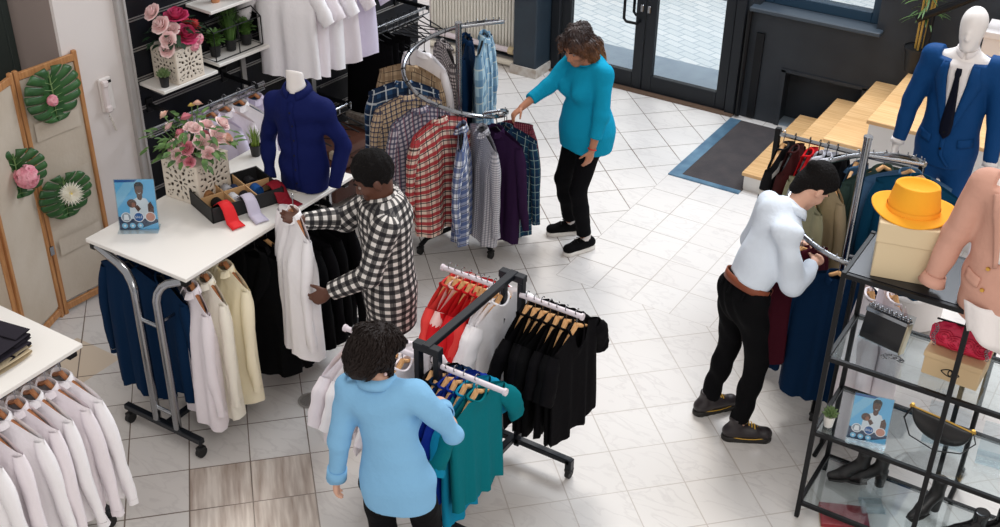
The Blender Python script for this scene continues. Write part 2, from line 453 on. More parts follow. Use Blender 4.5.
# ================================================================ door wall: charcoal wall, window, niche, glass doors, pillar, radiator wall
WY = 9.45
b = BM()
bb(b, -3.4, -3.02, WY, WY + .3, 0, 1.0); bb(b, -3.02, -2.3, WY + .22, WY + .3, 0, .5); bb(b, -3.02, -2.3, WY, WY + .3, .5, 1.0)
bb(b, -2.3, 4.3, WY, WY + .3, 0, 1.0); bb(b, -3.4, -3.3, WY, WY + .3, 1.0, 2.3); bb(b, -2.3, 4.3, WY, WY + .3, 1.0, 2.3); bb(b, -3.3, -2.3, WY, WY + .3, 2.1, 2.3)
struct('wall_back', b, M['charcoal'], sharp=.3)
b = BM(); bb(b, -3.03, -2.99, WY - .012, WY, 0, .52); bb(b, -2.32, -2.28, WY - .012, WY, 0, .52); bb(b, -3.03, -2.28, WY - .012, WY, .5, .53); struct('trim_2', b, M['charcoal'])
b = BM(); bb(b, -3.36, -2.24, WY - .09, WY + .16, 1.0, 1.04, bev=.008); w = struct('window_sill', b, mat('slate_sill', (62, 72, 82), .5)); w.name = 'trim_1'
b = BM()
for x0, x1, z0, z1 in ((-3.3, -3.22, 1.04, 2.1), (-2.38, -2.3, 1.04, 2.1), (-3.22, -2.38, 1.04, 1.13), (-3.22, -2.38, 2.02, 2.1)): bb(b, x0, x1, WY + .1, WY + .2, z0, z1, bev=.006)
w = struct('window_1', b, M['frame_blue'])
b = BM(); bb(b, -3.22, -2.38, WY + .145, WY + .153, 1.13, 2.02); obj('pane', b, M['glass'], w)

def door_leaf(nm, x0, x1, handle_x):
    b = BM(); y0, y1 = WY - .02, WY + .04; f = .095
    bb(b, x0, x0 + f, y0, y1, .02, 2.25, bev=.006); bb(b, x1 - f, x1, y0, y1, .02, 2.25, bev=.006)
    bb(b, x0 + f, x1 - f, y0, y1, .02, .17, bev=.004); bb(b, x0 + f, x1 - f, y0, y1, 2.12, 2.25); bb(b, x0 + f, x1 - f, y0, y1, 1.02, 1.10, bev=.004)
    d = struct(nm, b, M['door_dark'])
    b = BM(); bb(b, x0 + f, x1 - f, WY + .006, WY + .014, .17, 1.02); bb(b, x0 + f, x1 - f, WY + .006, WY + .014, 1.10, 2.12); obj('glass_pane', b, M['glass'], d)
    b = BM(); s = -1 if handle_x > (x0 + x1) / 2 else 1
    for yy in (-.09, .11):
        y = WY + yy
        tube(b, [(handle_x, WY, .67), (handle_x, y, .67), (handle_x + .1 * s, y, .67), (handle_x + .125 * s, y, .695), (handle_x + .125 * s, y, 1.42), (handle_x + .1 * s, y, 1.445), (handle_x, y, 1.445), (handle_x, WY, 1.445)], .014, 8)
    if x0 < -5: obj('pull_handle', b, M['black_metal'], d)
    else: b.free()
    b = BM(); bx(b, (handle_x - .02 * s, WY - .03, .80), (.03, .02, .07), bev=.005); obj('lock_cylinder', b, M['chrome'], d)
    return d
door_leaf('door_1', -5.20, -4.345, -4.40); door_leaf('door_2', -4.335, -3.50, -4.29)
b = BM()
for x0, x1 in ((-5.30, -5.21), (-3.49, -3.4)): bb(b, x0, x1, WY - .05, WY + .12, 0, 2.4, bev=.006)
bb(b, -5.3, -3.4, WY - .05, WY + .12, 2.26, 2.4); bb(b, -5.21, -3.49, WY - .03, WY + .08, 0, .018); struct('trim_3', b, M['door_dark'])
b = BM(); bb(b, -5.3, -3.4, WY - .085, WY - .03, 0, .02); struct('trim_4', b, mat('brass_threshold', (104, 82, 66), .5))
b = BM(); tube(b, [(-3.36, WY - .05, .02), (-3.36, WY - .05, 1.0)], .022, 8); bb(b, -3.29, -3.22, WY - .02, WY, .02, .8); struct('trim_5', b, M['black_metal'])
# pillar and radiator wall
b = BM(); bb(b, -5.56, -5.31, 9.14, WY + .3, 0, 2.4, bev=.01); struct('pillar_1', b, mat('teal_charcoal', (34, 50, 62), .55, vary=(5, (28, 42, 54))))
b = BM(); bb(b, -5.58, -5.29, 9.12, WY + .1, 0, .09); struct('baseboard_1', b, mat('chipped_white', (196, 192, 186), .7, vary=(14, (168, 156, 144))))
b = BM(); bb(b, -9.5, -5.5, 9.55, 9.8, 0, 2.4); struct('wall_far', b, M['wall_white'])
b = BM(); bb(b, -9.5, -5.55, 9.5, 9.55, .0, .14); struct('baseboard_2', b, M['charcoal'])

rad = thing('radiator', 'tall ribbed cream radiator on the wall beside the dark pillar', 'radiator', (-6.12, 9.4, .12))
b = BM()
for i in range(30):
    x = -.54 + i * .0365; bb(b, x - .0135, x + .0135, -.03, 0, 0, 1.5, bev=.005)
obj('ribs', b, mat('cream_enamel', (226, 224, 214), .4), rad)
b = BM(); bb(b, -.56, .56, 0, .05, -.01, 1.52, bev=.006); obj('panel', b, mat('cream_panel', (216, 214, 204), .45), rad)
b = BM(); tube(b, [(.53, -.01, -.01), (.53, -.03, -.06), (.56, -.05, -.1)], .014, 8); lathe(b, [(.02, -.02), (.024, .0), (.024, .03), (.012, .045)], 12, T(.55, -.05, -.05)); obj('valve', b, mat('white_valve', (220, 218, 212), .35), rad)
pp = thing('heating_pipes', 'white heating pipes bending along the floor under the radiator', 'pipes', (-6.03, 9.3, -.055))
b = BM(); tube(b, [(-1, 0, .2), (.36, 0, .2), (.46, 0, .19), (.5, -.02, .15), (.5, -.03, .03)], .028, 10); obj('upper_pipe', b, M['white_metal'], pp)
b = BM(); tube(b, [(-1, -.06, .1), (.46, -.06, .1), (.56, -.07, .12), (.6, -.07, .2), (.58, -.04, .26), (.5, .06, .26)], .03, 10)
obj('lower_pipe', b, mat('cream_pipe', (220, 214, 198), .45), pp)
mj = mat('yellowed_joint', (208, 190, 150), .5)
for x, y, z in ((.36, 0, .2), (.52, -.06, .11), (.1, 0, .2), (.1, -.06, .1)): b = BM(); tube(b, [(x - .03, y, z), (x + .03, y, z)], .038, 10); obj('joint', b, mj, pp)

# entrance mat
mt = thing('entrance_mat', 'dark grey doormat inset in a blue metal frame before the steps', 'doormat', (-3.085, 8.7, 0))
b = BM()
for x0, x1, y0, y1 in ((-.31, -.24, -.65, .64), (-.24, .3, -.65, -.6), (-.24, -.21, -.6, .64)): bb(b, x0, x1, y0, y1, 0, .012)
obj('frame', b, mat('blue_zinc', (112, 148, 172), .35, .4, vary=(8, (84, 120, 148))), mt)
b = BM(); bb(b, -.21, .3, -.6, .64, 0, .01); obj('pad', b, mat('ribbed_mat', (62, 58, 60), .95, bump=(90, .8, .01), vary=(6, (74, 68, 68))), mt)

# ================================================================ white steps
stair = thing('staircase', 'white sided stairs with light wood treads rising beside the doormat', 'stairs', (-2.79, 8.15, 0))
mw = mat('oak_tread', (226, 186, 134), .45, vary=(5, (204, 158, 104), (.5, 14, 1)))
b = BM(); RUN, RISE = .294, .2275; y1s = WY - 8.15 - .005
for i in range(4):
    bb(b, i * RUN, (i + 1) * RUN if i < 3 else 3.4, .0, y1s, 0, RISE * (i + 1) - .075 - .03)
obj('stringer', b, mat('white_stringer', (226, 222, 216), .55), stair, sharp=.3)
for i in range(4):
    b = BM(); z = RISE * (i + 1) - .075; bb(b, i * RUN - .02, (i + 1) * RUN + .01 if i < 3 else 3.4, -.012, y1s, z - .03, z, bev=.004)
    obj('tread', b, mw, stair)
b = BM(); tube(b, [(.86, .98, 1.30), (1.29, .98, 1.58), (3, .98, 2.6)], .03, 8); tube(b, [(.965, .98, .83), (.965, .98, 1.36)], .022, 8); tube(b, [(2.1, .98, .83), (2.1, .98, 2.06)], .022, 8)
rl = obj('handrail', b, M['black_metal'], stair)

# ================================================================ slat wall (turned a little off the room axes)
SWM = T(-5.8, 4.86, 0) @ rz(math.radians(-4.5))      # local x out of the wall, local y along it
def sw(name, label, cat, x, y, z, group=None): return thing(name, label, cat, group=group, mtx=SWM @ T(x, y, z))
b = BM(); bb(b, -.12, -.008, -.02, 2.8, 0, 4.2, SWM)  # left walls carried up out of view, extra height added to shade this side
for i in range(21): bb(b, -.008, 0, -.02, 2.8, .2 * i - .014, .2 * (i + 1) - .02 - .012, SWM)
w = struct('wall_slat', b, mat('black_slatwall', (12, 13, 18), .5, bump=(12, .2, .004), vary=(6, (17, 20, 28)), spec=.25)); w.name = 'wall_left'
b = BM()
for i in range(1, 21):
    z = .2 * i - .015
    bb(b, -.006, .004, -.02, 2.8, z - .014, z - .007, SWM); bb(b, -.006, .004, -.02, 2.8, z + .003, z + .010, SWM)
o = obj('channel', b, M['alu'], w)
for y in (.88, 1.55): b = BM(); bb(b, 0, .016, y - .02, y + .02, 0, 4.2, SWM); obj('upright', b, M['alu'], w)
b = BM(); bb(b, -.1, .02, -.085, -.02, 0, 4.2, SWM, bev=.006); bb(b, -.1, .035, -.045, -.03, 0, 4.2, SWM); struct('trim_6', b, mat('grey_edge', (176, 172, 170), .5))
b = BM(); bb(b, -.05, -.02, -.50, -.085, 0, 4.2, SWM); struct('wall_intercom', b, M['wall_white']).name = 'wall_front'
b = BM(); bb(b, -2.2, -.13, 2.8, 2.95, 0, 4.2, SWM); bb(b, -.12, .0, 2.8, 2.95, 0, 4.2, SWM); struct('wall_end', b, M['wall_white'])
# recess behind the folding screen: taupe return wall, dark green door casing, dark opening
b = BM(); bb(b, -1.0, -.051, -.50, -.38, 0, 4.2, SWM); struct('wall_return', b, M['wall_taupe'])
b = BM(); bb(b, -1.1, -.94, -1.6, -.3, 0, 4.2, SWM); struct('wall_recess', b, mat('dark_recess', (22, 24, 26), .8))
b = BM()
for k, (x0, x1, y0, y1) in enumerate(((-.94, -.50, -.55, -.50), (-.56, -.50, -.68, -.55), (-.9, -.88, -1.1, -.7))): bb(b, x0, x1, y0, y1, 0, 4.2, SWM, bev=.005)
d = struct('door_3', b, mat('dark_green_door', (48, 58, 56), .5))
b = BM(); tube(b, [SWM @ V((-.86, -.9, 1.0)), SWM @ V((-.8, -.9, 1.0)), SWM @ V((-.8, -.99, 1.0))], .011, 8); bb(b, -.875, -.865, -.93, -.87, .9, 1.1, SWM); obj('handle', b, M['chrome'], d)
# ================================================================ hanging clothes
RND = random.Random(7)

def garment(name, label, cat, m, mtx, W=.44, L=.7, sleeve='long', neck='shirt', th=.05, seed=0, group=None, inner=None, slen=None, spread=.05, flare=0., open_front=0., m_tag=None, drape=1.):
    """local frame: z=0 on the rail, width along x, front towards +y"""
    rd = random.Random(seed * 31 + 5)
    root = thing(name, label, cat, group=group, mtx=mtx)
    hw = W / 2; nh = .054 if neck == 'shirt' else .064; top = -.085; ph = [rd.uniform(0, 6.28) for _ in range(6)]; nf = rd.choice((2.4, 3.0, 3.6))
    drop = .07 if sleeve != 'none' else .045
    def ztop(a, front):
        x = abs(a) * hw
        if x < nh:
            q = 1 - (x / nh) ** 2
            if neck == 'v': return top - (q ** .8) * (.13 if front else .015)
            if neck == 'shirt': return top - q * (.02 if front else -.012)
            return top - q * (.036 if front else .008)
        return top - drop * ((x - nh) / (hw - nh)) ** 1.15
    def fold(a, s):
        A = .017 * drape * (s ** .8)
        return A * (math.sin(nf * PI * a + ph[0] + .8 * s) + .5 * math.sin(1.9 * nf * PI * a + ph[1] - 1.1 * s)) + .012 * drape * s * math.sin(3.2 * s + ph[2])
    def width(s): return hw * (1 - .07 * smooth01(s / .3) + flare * s + .012 * math.sin(4 * s + ph[3]))
    def thick(s): return lerp(.017, th, smooth01(s / .35)) * (1 + .1 * s)
    def P(a, s, sd):
        zt = ztop(a, sd > 0); z = lerp(zt, -L - .012 * math.sin(nf * 2 * a + ph[4]) * s, s)
        y = sd * thick(s) * math.sqrt(max(0, 1 - abs(a) ** 3)) + fold(a, s)
        if abs(a) * hw < nh and s < .12: y += sd * (.012 if neck == 'shirt' else .016) * (1 - s / .12)
        return V((a * width(s), y, z))
    b = BM(); nx, ns = 22, 20
    for sd in (1, -1):
        if open_front and sd > 0:
            for lo_, hi_ in ((-1, -1), (1, 1)):
                e = open_front
                f = (lambda u, v: P(lerp(-1, -e * (1 - .6 * v) * .35 - .02, u), v, 1)) if lo_ < 0 else (lambda u, v: P(lerp(e * (1 - .6 * v) * .35 + .02, 1, u), v, 1))
                grid(b, f, 10, ns, uvf=lambda u, v: ((u - .5) * W * .5 + lo_ * .25 * W, v * L))
        else:
            grid(b, lambda u, v: P(u * 2 - 1, v, sd), nx, ns, uvf=lambda u, v: ((u - .5) * W + (0 if sd > 0 else .31), v * L))
    bmesh.ops.remove_doubles(b, verts=b.verts, dist=.0012)
    obj('body', b, m, root, sharp=0)
    if inner:
        b = BM(); grid(b, lambda u, v: P((u * 2 - 1) * .8, v * .5 + .02, -1) + V((0, .006, 0)), 8, 6); obj('lining', b, inner, root, sharp=0)
    if sleeve != 'none':
        Ls = slen or (.56 if sleeve == 'long' else .19)
        for sx_ in (1, -1):
            b = BM(); zs = top - drop; wob = rd.uniform(-.03, .03); bend = rd.uniform(.0, .035)
            out = spread if sleeve == 'long' else .095
            def C(t): return V((sx_ * (hw - .035 + .02 * math.sin(min(t * 3, 1) * PI / 2) + out * t ** .8), wob * t + bend * math.sin(t * PI) * .6, zs - .045 - Ls * t + (.03 if t == 0 else 0)))
            ra, rb = (.074, .048) if sleeve == 'long' else (.074, .07)
            def F(u, v):
                t = v; c = C(t); ang = u * 2 * PI; r = lerp(ra, rb, t) * (1 + .05 * math.sin(9 * t + ph[5] + 2 * sx_)) * (.55 + .45 * smooth01((t + .03) / .14))
                tilt = out / Ls * (1.0 if sleeve == 'long' else 1.4)
                dx = math.cos(ang) * r * .62; dy = math.sin(ang) * r * .5
                return c + V((dx, dy + .006 * math.sin(14 * t + 3 * ang + ph[1]) * t, sx_ * -dx * -tilt))
            grid(b, F, 12, 14, closed_u=True, uvf=lambda u, v: (u * .34 + .1, v * Ls))
            obj('sleeve', b, m, root, sharp=0)
            if sleeve == 'long':
                b = BM(); grid(b, lambda u, v: F(u, 1.0 + v * .06) + (F(u, 1.0 + v * .06) - C(1 + v * .06)) * .06, 12, 1, closed_u=True, uvf=lambda u, v: (u * .3, v * .06)); obj('cuff', b, m, root, sharp=0)
    # neck finish
    if neck == 'shirt':
        b = BM(); N = 20
        def ring(u, v):
            a = lerp(-2.75, 2.75, u); x = math.sin(a) * (nh - .002); y = -math.cos(a) * .026; fr = smooth01((abs(a) - 1.3) / 1.4)
            z = top - .006 - .03 * fr
            pr = [(0, -.006), (.001, .017), (.003, .021), (.010, .008), (.019, -.022)][v]
            o_, h_ = pr; k = 1 + .35 * fr
            n = V((math.sin(a), -math.cos(a), 0)); return V((x, y + (.012 * fr), z)) + n * o_ * k + V((0, 0, h_ * (1 - .25 * fr)))
        grid(b, lambda u, v: ring(u, int(round(v * 4))), N, 4, uvf=lambda u, v: (u * .4, v * .08)); obj('collar', b, m, root, sharp=0)
        b = BM()
        def Q(u, v):
            s = lerp(.02, .985, v); p = P((u - .5) * .085, s, 1); return p + V((0, .004, 0))
        grid(b, Q, 2, 16, uvf=lambda u, v: (u * .03, v * L)); obj('placket', b, m, root, sharp=0)
    elif neck in ('crew', 'v'):
        b = BM(); pts = []
        for i in range(28):
            t = i / 28 * 2; front = t < 1; a = (-1 + 2 * t) if front else (1 - 2 * (t - 1)); q = 1 - a * a
            dz = ((.13 * q ** .8 if neck == 'v' else .036 * q) if front else .008 * q); pts.append((a * nh, (1 if front else -1) * (.011 + .016) * math.sqrt(q) * 1.05, top - dz))
        tube(b, pts, .007, 6, closed=True); obj('neckband', b, m, root, sharp=0)
    elif neck == 'lapel':
        for sx_ in (1, -1):
            b = BM()
            A = [(.055, top + .03), (.045, top - .03), (.03, top - .14), (.004, top - .33)]; B = [(.085, top + .01), (.125, top - .1), (.12, top - .17), (.015, top - .34)]
            def Fl(u, v):
                t = v * 3; i = min(int(t), 2); f = t - i
                x = lerp(lerp(A[i][0], A[i + 1][0], f), lerp(B[i][0], B[i + 1][0], f), u); z = lerp(lerp(A[i][1], A[i + 1][1], f), lerp(B[i][1], B[i + 1][1], f), u)
                s = clamp((z - top) / (-L - top)); return V((sx_ * x, P(x / hw, s, 1).y + .006 + .008 * math.sin(u * PI), z))
            grid(b, Fl, 4, 9, uvf=lambda u, v: (u * .1, v * .3)); obj('lapel', b, m, root, sharp=0, solid=.004)
        b = BM()
        def rb_(u, v):
            a = lerp(-1.75, 1.75, u); n = V((math.sin(a), -math.cos(a), 0)); pr = [(0, 0), (.002, .03), (.012, .036), (.03, -.01)][int(round(v * 3))]
            return V((math.sin(a) * nh, -math.cos(a) * .045, top)) + n * pr[0] + V((0, 0, pr[1]))
        grid(b, rb_, 14, 3); obj('collar', b, m, root, sharp=0)
    return root

def hanger_bms(W=.40, kind='wood'):
    b1 = BM(); pts = [(0, 0, -.075), (0, 0, -.045)]
    pts += [(.017 * math.sin(a), 0, -.005 - .017 * math.cos(a) * 1 - .0) for a in [PI * .0 + k * PI / 7 for k in range(0, 11)]]
    pts = [(0, 0, -.085), (0, 0, -.03)] + [(.016 * math.cos(a), 0, .002 + .016 * math.sin(a)) for a in [-PI / 2 + .2 + k * .42 for k in range(0, 11)]]
    tube(b1, pts, .0028, 6)
    b2 = BM()
    sp = []
    for i in range(15):
        u = i / 14 * 2 - 1; x = u * W / 2; z = -.088 - .078 * abs(u) ** 1.25 + (.012 * (1 - min(1, abs(u) * 6)) if abs(u) < .17 else 0); sp.append((x, 0, z - .006 * abs(u)))
    tube(b2, sp, [.004 + .008 * (1 - abs(i / 7 - 1) ** 1.5) if kind != 'black' else .005 for i in range(15)], 8, flat=(1.0, 1.25), up=V((0, 1, 0)))
    b3 = None if kind != 'black' else BM()
    if b3: tube(b3, [(-W * .42, .008, -.152), (W * .42, .008, -.152)], .004, 6)
    return b1, b2, b3
HPROTO = {}
def hanger(label, mtx, kind='wood', group=None, W=.38):
    key = (kind, W)
    if key not in HPROTO:
        r = thing('clothes_hanger', label, 'hanger', group=group, mtx=mtx); b1, b2, b3 = hanger_bms(W, kind)
        wm = {'wood': M['hanger_wood'], 'brown': M['hanger_brown'], 'black': M['black_plastic']}[kind]
        obj('hook', b1, M['chrome'] if kind != 'black' else M['black_metal'], r); obj('shoulder_bar', b2, wm, r); b3 and obj('cross_bar', b3, wm, r)
        HPROTO[key] = r
    else:
        r = dup(HPROTO[key], label, group=group); r.matrix_world = mtx
        r['label'] = label
    return r

def hang(p, ang, swing=0.):
    """matrix of a hanging spot: p on the rail, garment width along direction ang (room), front = +90 deg from it"""
    return T(*p) @ rz(ang) @ rx(swing)

# cloth colours
F = {}
def fb(k, c, **kw): F[k] = fabric('cloth_' + k, c, **kw); return F[k]
for k, c in dict(white=(248, 245, 247), ivory=(250, 240, 212), cream=(250, 245, 230), lilac=(220, 212, 232), pinkwhite=(240, 232, 236), navy=(20, 46, 84), deep_navy=(13, 40, 70), royal=(22, 48, 140), black=(9, 9, 11),
                 soft_black=(13, 12, 15), red=(206, 34, 40), coral=(222, 70, 66), palepink=(236, 200, 194), teal=(10, 112, 122), sky=(20, 134, 170), azure=(28, 122, 178), darkteal=(18, 66, 84), maroon=(68, 22, 34), brown=(66, 34, 34),
                 purple=(46, 26, 56), green=(56, 74, 68), steel=(72, 104, 136), denim=(58, 86, 112), olive=(148, 146, 118), beige=(172, 154, 124), tealnavy=(14, 64, 92), khaki=(130, 112, 86), greywhite=(206, 206, 214)).items(): fb(k, c)
F['tanplaid'] = plaid('tan_plaid', (190, 164, 132), [(0, .075, .1, .42, (142, 116, 90), .6), (1, .075, .0, .42, (142, 116, 90), .6), (0, .075, .55, .1, (58, 46, 42), .8), (1, .075, .5, .1, (58, 46, 42), .8)])
F['blueplaid'] = plaid('blue_plaid', (44, 76, 112), [(0, .08, .1, .4, (24, 36, 60), .7), (1, .08, .0, .4, (24, 36, 60), .7), (0, .08, .7, .12, (216, 222, 226), .75), (1, .08, .6, .12, (216, 222, 226), .75)])
F['tancheck'] = plaid('tan_check', (206, 182, 152), [(0, .036, .1, .28, (40, 50, 80), .85), (1, .036, .0, .28, (40, 50, 80), .85), (0, .036, .6, .1, (150, 120, 90), .7), (1, .036, .6, .1, (150, 120, 90), .7)])
F['plumcheck'] = plaid('plum_check', (186, 178, 184), [(0, .034, .1, .42, (62, 64, 88), .8), (1, .034, .0, .42, (62, 64, 88), .8), (0, .068, .6, .1, (140, 70, 84), .6)])
F['redplaid'] = plaid('red_plaid', (228, 208, 190), [(1, .07, .0, .42, (168, 30, 44), .9), (0, .07, .1, .36, (160, 40, 50), .55), (1, .07, .5, .13, (40, 30, 40), .9), (0, .07, .6, .12, (44, 34, 44), .8), (1, .07, .8, .06, (190, 50, 60), .8)])
F['bluewhite'] = plaid('blue_white_plaid', (222, 226, 232), [(0, .075, .1, .45, (48, 74, 128), .7), (1, .075, .0, .45, (48, 74, 128), .75), (0, .075, .28, .1, (26, 34, 60), .7), (1, .075, .2, .1, (26, 34, 60), .7)])
F['microcheck'] = plaid('micro_check', (206, 204, 208), [(0, .016, .1, .45, (96, 98, 110), .6), (1, .016, .0, .45, (96, 98, 110), .6)])
F['tealplaid'] = plaid('teal_plaid', (22, 50, 78), [(0, .06, .1, .5, (20, 70, 92), .6), (1, .06, .0, .5, (16, 36, 66), .6), (0, .06, .7, .07, (170, 190, 180), .7), (1, .06, .6, .07, (150, 180, 180), .7)])
F['maroonprint'] = plaid('maroon_print', (112, 34, 50), [(0, .02, .1, .3, (180, 120, 126), .5), (1, .02, .0, .3, (50, 20, 34), .5)])
F['hound'] = plaid('hound_check', (216, 206, 202), [(0, .024, .1, .5, (44, 36, 46), .75), (1, .024, .0, .5, (44, 36, 46), .75)])
F['lightblueplaid'] = plaid('light_blue_plaid', (158, 190, 204), [(0, .12, .1, .45, (84, 124, 156), .7), (1, .12, .0, .45, (84, 124, 156), .7), (0, .12, .7, .08, (210, 222, 214), .6), (1, .12, .6, .08, (206, 210, 196), .6)])
F['manplaid'] = plaid('black_white_plaid', (228, 222, 216), [(0, .048, .1, .52, (20, 19, 24), .84), (1, .048, .0, .52, (20, 19, 24), .86), (0, .048, .82, .06, (40, 38, 44), .8), (1, .048, .72, .06, (40, 38, 44), .8)])
F['knitstripe'] = plaid('striped_knit', (22, 21, 24), [(1, .12, .3, .28, (222, 218, 210), .95)])
F['pinkcheck'] = plaid('red_black_check', (206, 130, 130), [(0, .05, .1, .45, (40, 26, 34), .6), (1, .05, .0, .45, (40, 26, 34), .6)])
# ================================================================ racks and tables
def caster(b_m, b_w, x, y, z=.0):
    pass

def casters(root, spots, r=.03, stem_top=.1):
    for x, y in spots:
        b = BM(); tube(b, [(x - .013, y, r), (x + .013, y, r)], r, 14)
        tube(b, [(x, y, r + .005), (x, y, stem_top)], .01, 8); bx(b, (x, y, r + .028), (.04, .05, .02), bev=.005); obj('caster', b, M['rubber'], root)

def table_rack(label, x0, x1, y0, y1, z=1.15, ends=(True, True)):
    root = thing('display_table', label, 'table', ((x0 + x1) / 2, y0, 0)); W = x1 - x0; L = y1 - y0; h = W / 2
    b = BM(); bx(b, (0, L / 2, z - .012), (W, L, .024), bev=.003); obj('table_top', b, M['white_lam'], root)
    for k, y in enumerate((-.065, L - .05)):
        yt = .03 if k == 0 else y
        b = BM(); bx(b, (.09, y, .115), (.60, .04, .035), bev=.004); obj('foot_bar', b, M['steel_dark'], root)
        for sx_ in (-1, 1):
            b = BM(); xx = .125 + sx_ * .08; xe = sx_ * (h - .05)
            tube(b, [(xx, y, .13), (xx, y, .93), (xx, y, .99), (lerp(xx, xe, .06), lerp(y, yt, .1), 1.035), (lerp(xx, xe, .2), lerp(y, yt, .3), 1.07), (lerp(xx, xe, .4), lerp(y, yt, .5), 1.088), (xe, yt, z - .045)], .024, 12); obj('post', b, M['chrome'], root)
            b = BM(); bx(b, (sx_ * (h - .035), yt, z - .045), (.04, .05, .04), bev=.006); obj('end_cap', b, M['black_plastic'], root)
        for zz in (.22, .82): b = BM(); tube(b, [(.045, y, zz), (.205, y, zz)], .012, 8); obj('cross_bar', b, M['chrome'], root)
        casters(root, [(-.19, y), (.37, y)], .034, .1)
    b = BM(); bx(b, (.125, L / 2 - .055, .13), (.035, L, .025)); obj('base_rail', b, M['steel_dark'], root)
    for nm, xx in (('front_rail', h - .05), ('rear_rail', -h + .05)):
        b = BM(); tube(b, [(xx, .05, z - .055), (xx, L - .05, z - .055)], .011, 8)
        for q in range(1, 4): tube(b, [(xx, L * q / 4, z - .055), (xx, L * q / 4, z - .02)], .007, 6)
        obj(nm, b, M['chrome'], root)
    b = BM(); tube(b, [(.205, -.06, .85), (.205, L - .05, .85)], .009, 8); obj('middle_rail', b, M['chrome'], root)
    return root
table_rack('long white topped chrome table rack holding the tie box and navy shirt bust', -4.85, -4.10, 3.535, 4.93)
table_rack('white topped chrome table rack with folded dark trousers on top', -4.86, -4.10, 1.35, 2.86)

# ------------------------------------------------ four-armed rack in the middle
fr = thing('four_way_rack', 'black framed rack with four white arms of t-shirts beside the woman in blue', 'clothes rack', (-2.68, 4.07, 0))
b = BM()
for yy in (-.38, .38):
    bx(b, (0, yy, 1.185), (.15, .045, .04), bev=.003)
bx(b, (0, 0, 1.195), (.045, .80, .03), bev=.003); obj('top_frame', b, M['steel_dark'], fr)
for yy in (-.38, .38):
    for xx in (-.055, .055):
        b = BM(); bx(b, (xx, yy, .63), (.032, .04, 1.1), bev=.003); obj('post', b, M['steel_dark'], fr)
    b = BM()
    bx(b, (0, yy, .115), (.80, .04, .035), bev=.004)
    for sx_ in (-1, 1): bx(b, (sx_ * .39, yy, .085), (.04, .04, .09), bev=.004)
    obj('foot_bar', b, M['steel_dark'], fr)
    casters(fr, [(-.39, yy), (.39, yy)], .03, .07)
b = BM(); bx(b, (0.03, 0, .125), (.04, .76, .035), bev=.003); obj('base_rail', b, M['steel_dark'], fr)
for yy in (-.37, .36):
    for sx_ in (-1, 1):
        b = BM(); L_ = .50 if (yy < 0 and sx_ < 0) else .42; tube(b, [(sx_ * .06, yy, 1.10), (sx_ * L_, yy, 1.10)], .014, 12); tube(b, [(sx_ * L_, yy, 1.10), (sx_ * (L_ + .012), yy, 1.10)], .019, 12)
        obj('arm', b, M['white_metal'], fr)

# ------------------------------------------------ spiral racks
SPIRALS = {}
def spiral_rack(key, label, x, y, a0, z0, z1, r, top):
    root = thing('spiral_rack', label, 'clothes rack', (x, y, 0))
    def at(t): a = a0 + t * 2 * PI; q = r * (.86 + .16 * math.sin(PI * t)); return V((q * math.cos(a), q * math.sin(a), lerp(z0, z1, t)))
    SPIRALS[key] = lambda t: (V((x, y, 0)) + at(t), a0 + t * 2 * PI)
    b = BM(); tube(b, [(0, 0, .1), (0, 0, top)], .022, 14); tube(b, [(0, 0, top - .01), (0, 0, top + .006)], .025, 14); obj('pole', b, M['chrome'], root)
    b = BM(); tube(b, [at(i / 60) for i in range(61)], .015, 10); obj('spiral_rail', b, M['chrome'], root)
    for t in (0, 1):
        b = BM(); p = at(t); tube(b, [(0, 0, p.z), p * .93 + V((0, 0, p.z * .07)), p], .011, 8); obj('spoke', b, M['chrome'], root)
    for i in range(1, 30):
        b = BM(); p = at(i / 30); tube(b, [p + V((0, 0, .012)), p + V((0, 0, .03))], .0035, 5); obj('peg', b, M['chrome'], root)
    for k in range(4):
        a = (math.radians(-18) if key == 'left' else a0) + k * PI / 2; c, s = math.cos(a), math.sin(a)
        b = BM(); tube(b, [(0, 0, .12), (c * .3, s * .3, .11), (c * .36, s * .36, .07)], .02, 8, flat=(1, .8)); obj('base_leg', b, M['black_metal'], root)
        casters(root, [(c * .36, s * .36)], .028, .07)
    return root
spiral_rack('left', 'chrome spiral rack of plaid shirts beside the woman in the turquoise top', -4.24, 6.27, math.radians(54), 1.63, .98, .37, 1.66)
spiral_rack('right', 'chrome spiral rack of jackets between the stooping man and the black shelf', -1.40, 6.02, math.radians(12), 1.58, .94, .36, 1.69)

st = thing('straight_rack', 'straight chrome clothes rail with a black post before the white steps', 'clothes rack', (-2.12, 6.72, 0))
b = BM(); tube(b, [(0, 0, 1.24), (.9, 0, 1.24)], .014, 10); obj('rail', b, M['chrome'], st)
for x in (0, .9):
    b = BM(); bx(b, (x, 0, .68), (.034, .034, 1.2), bev=.003); obj('post', b, M['black_metal'], st)
    b = BM(); bx(b, (x, 0, .085), (.035, .5, .03), bev=.003); obj('foot_bar', b, M['black_metal'], st); casters(st, [(x, -.22), (x, .22)], .028, .07)
b = BM(); bx(b, (.45, 0, .1), (.9, .03, .03)); obj('base_rail', b, M['black_metal'], st)

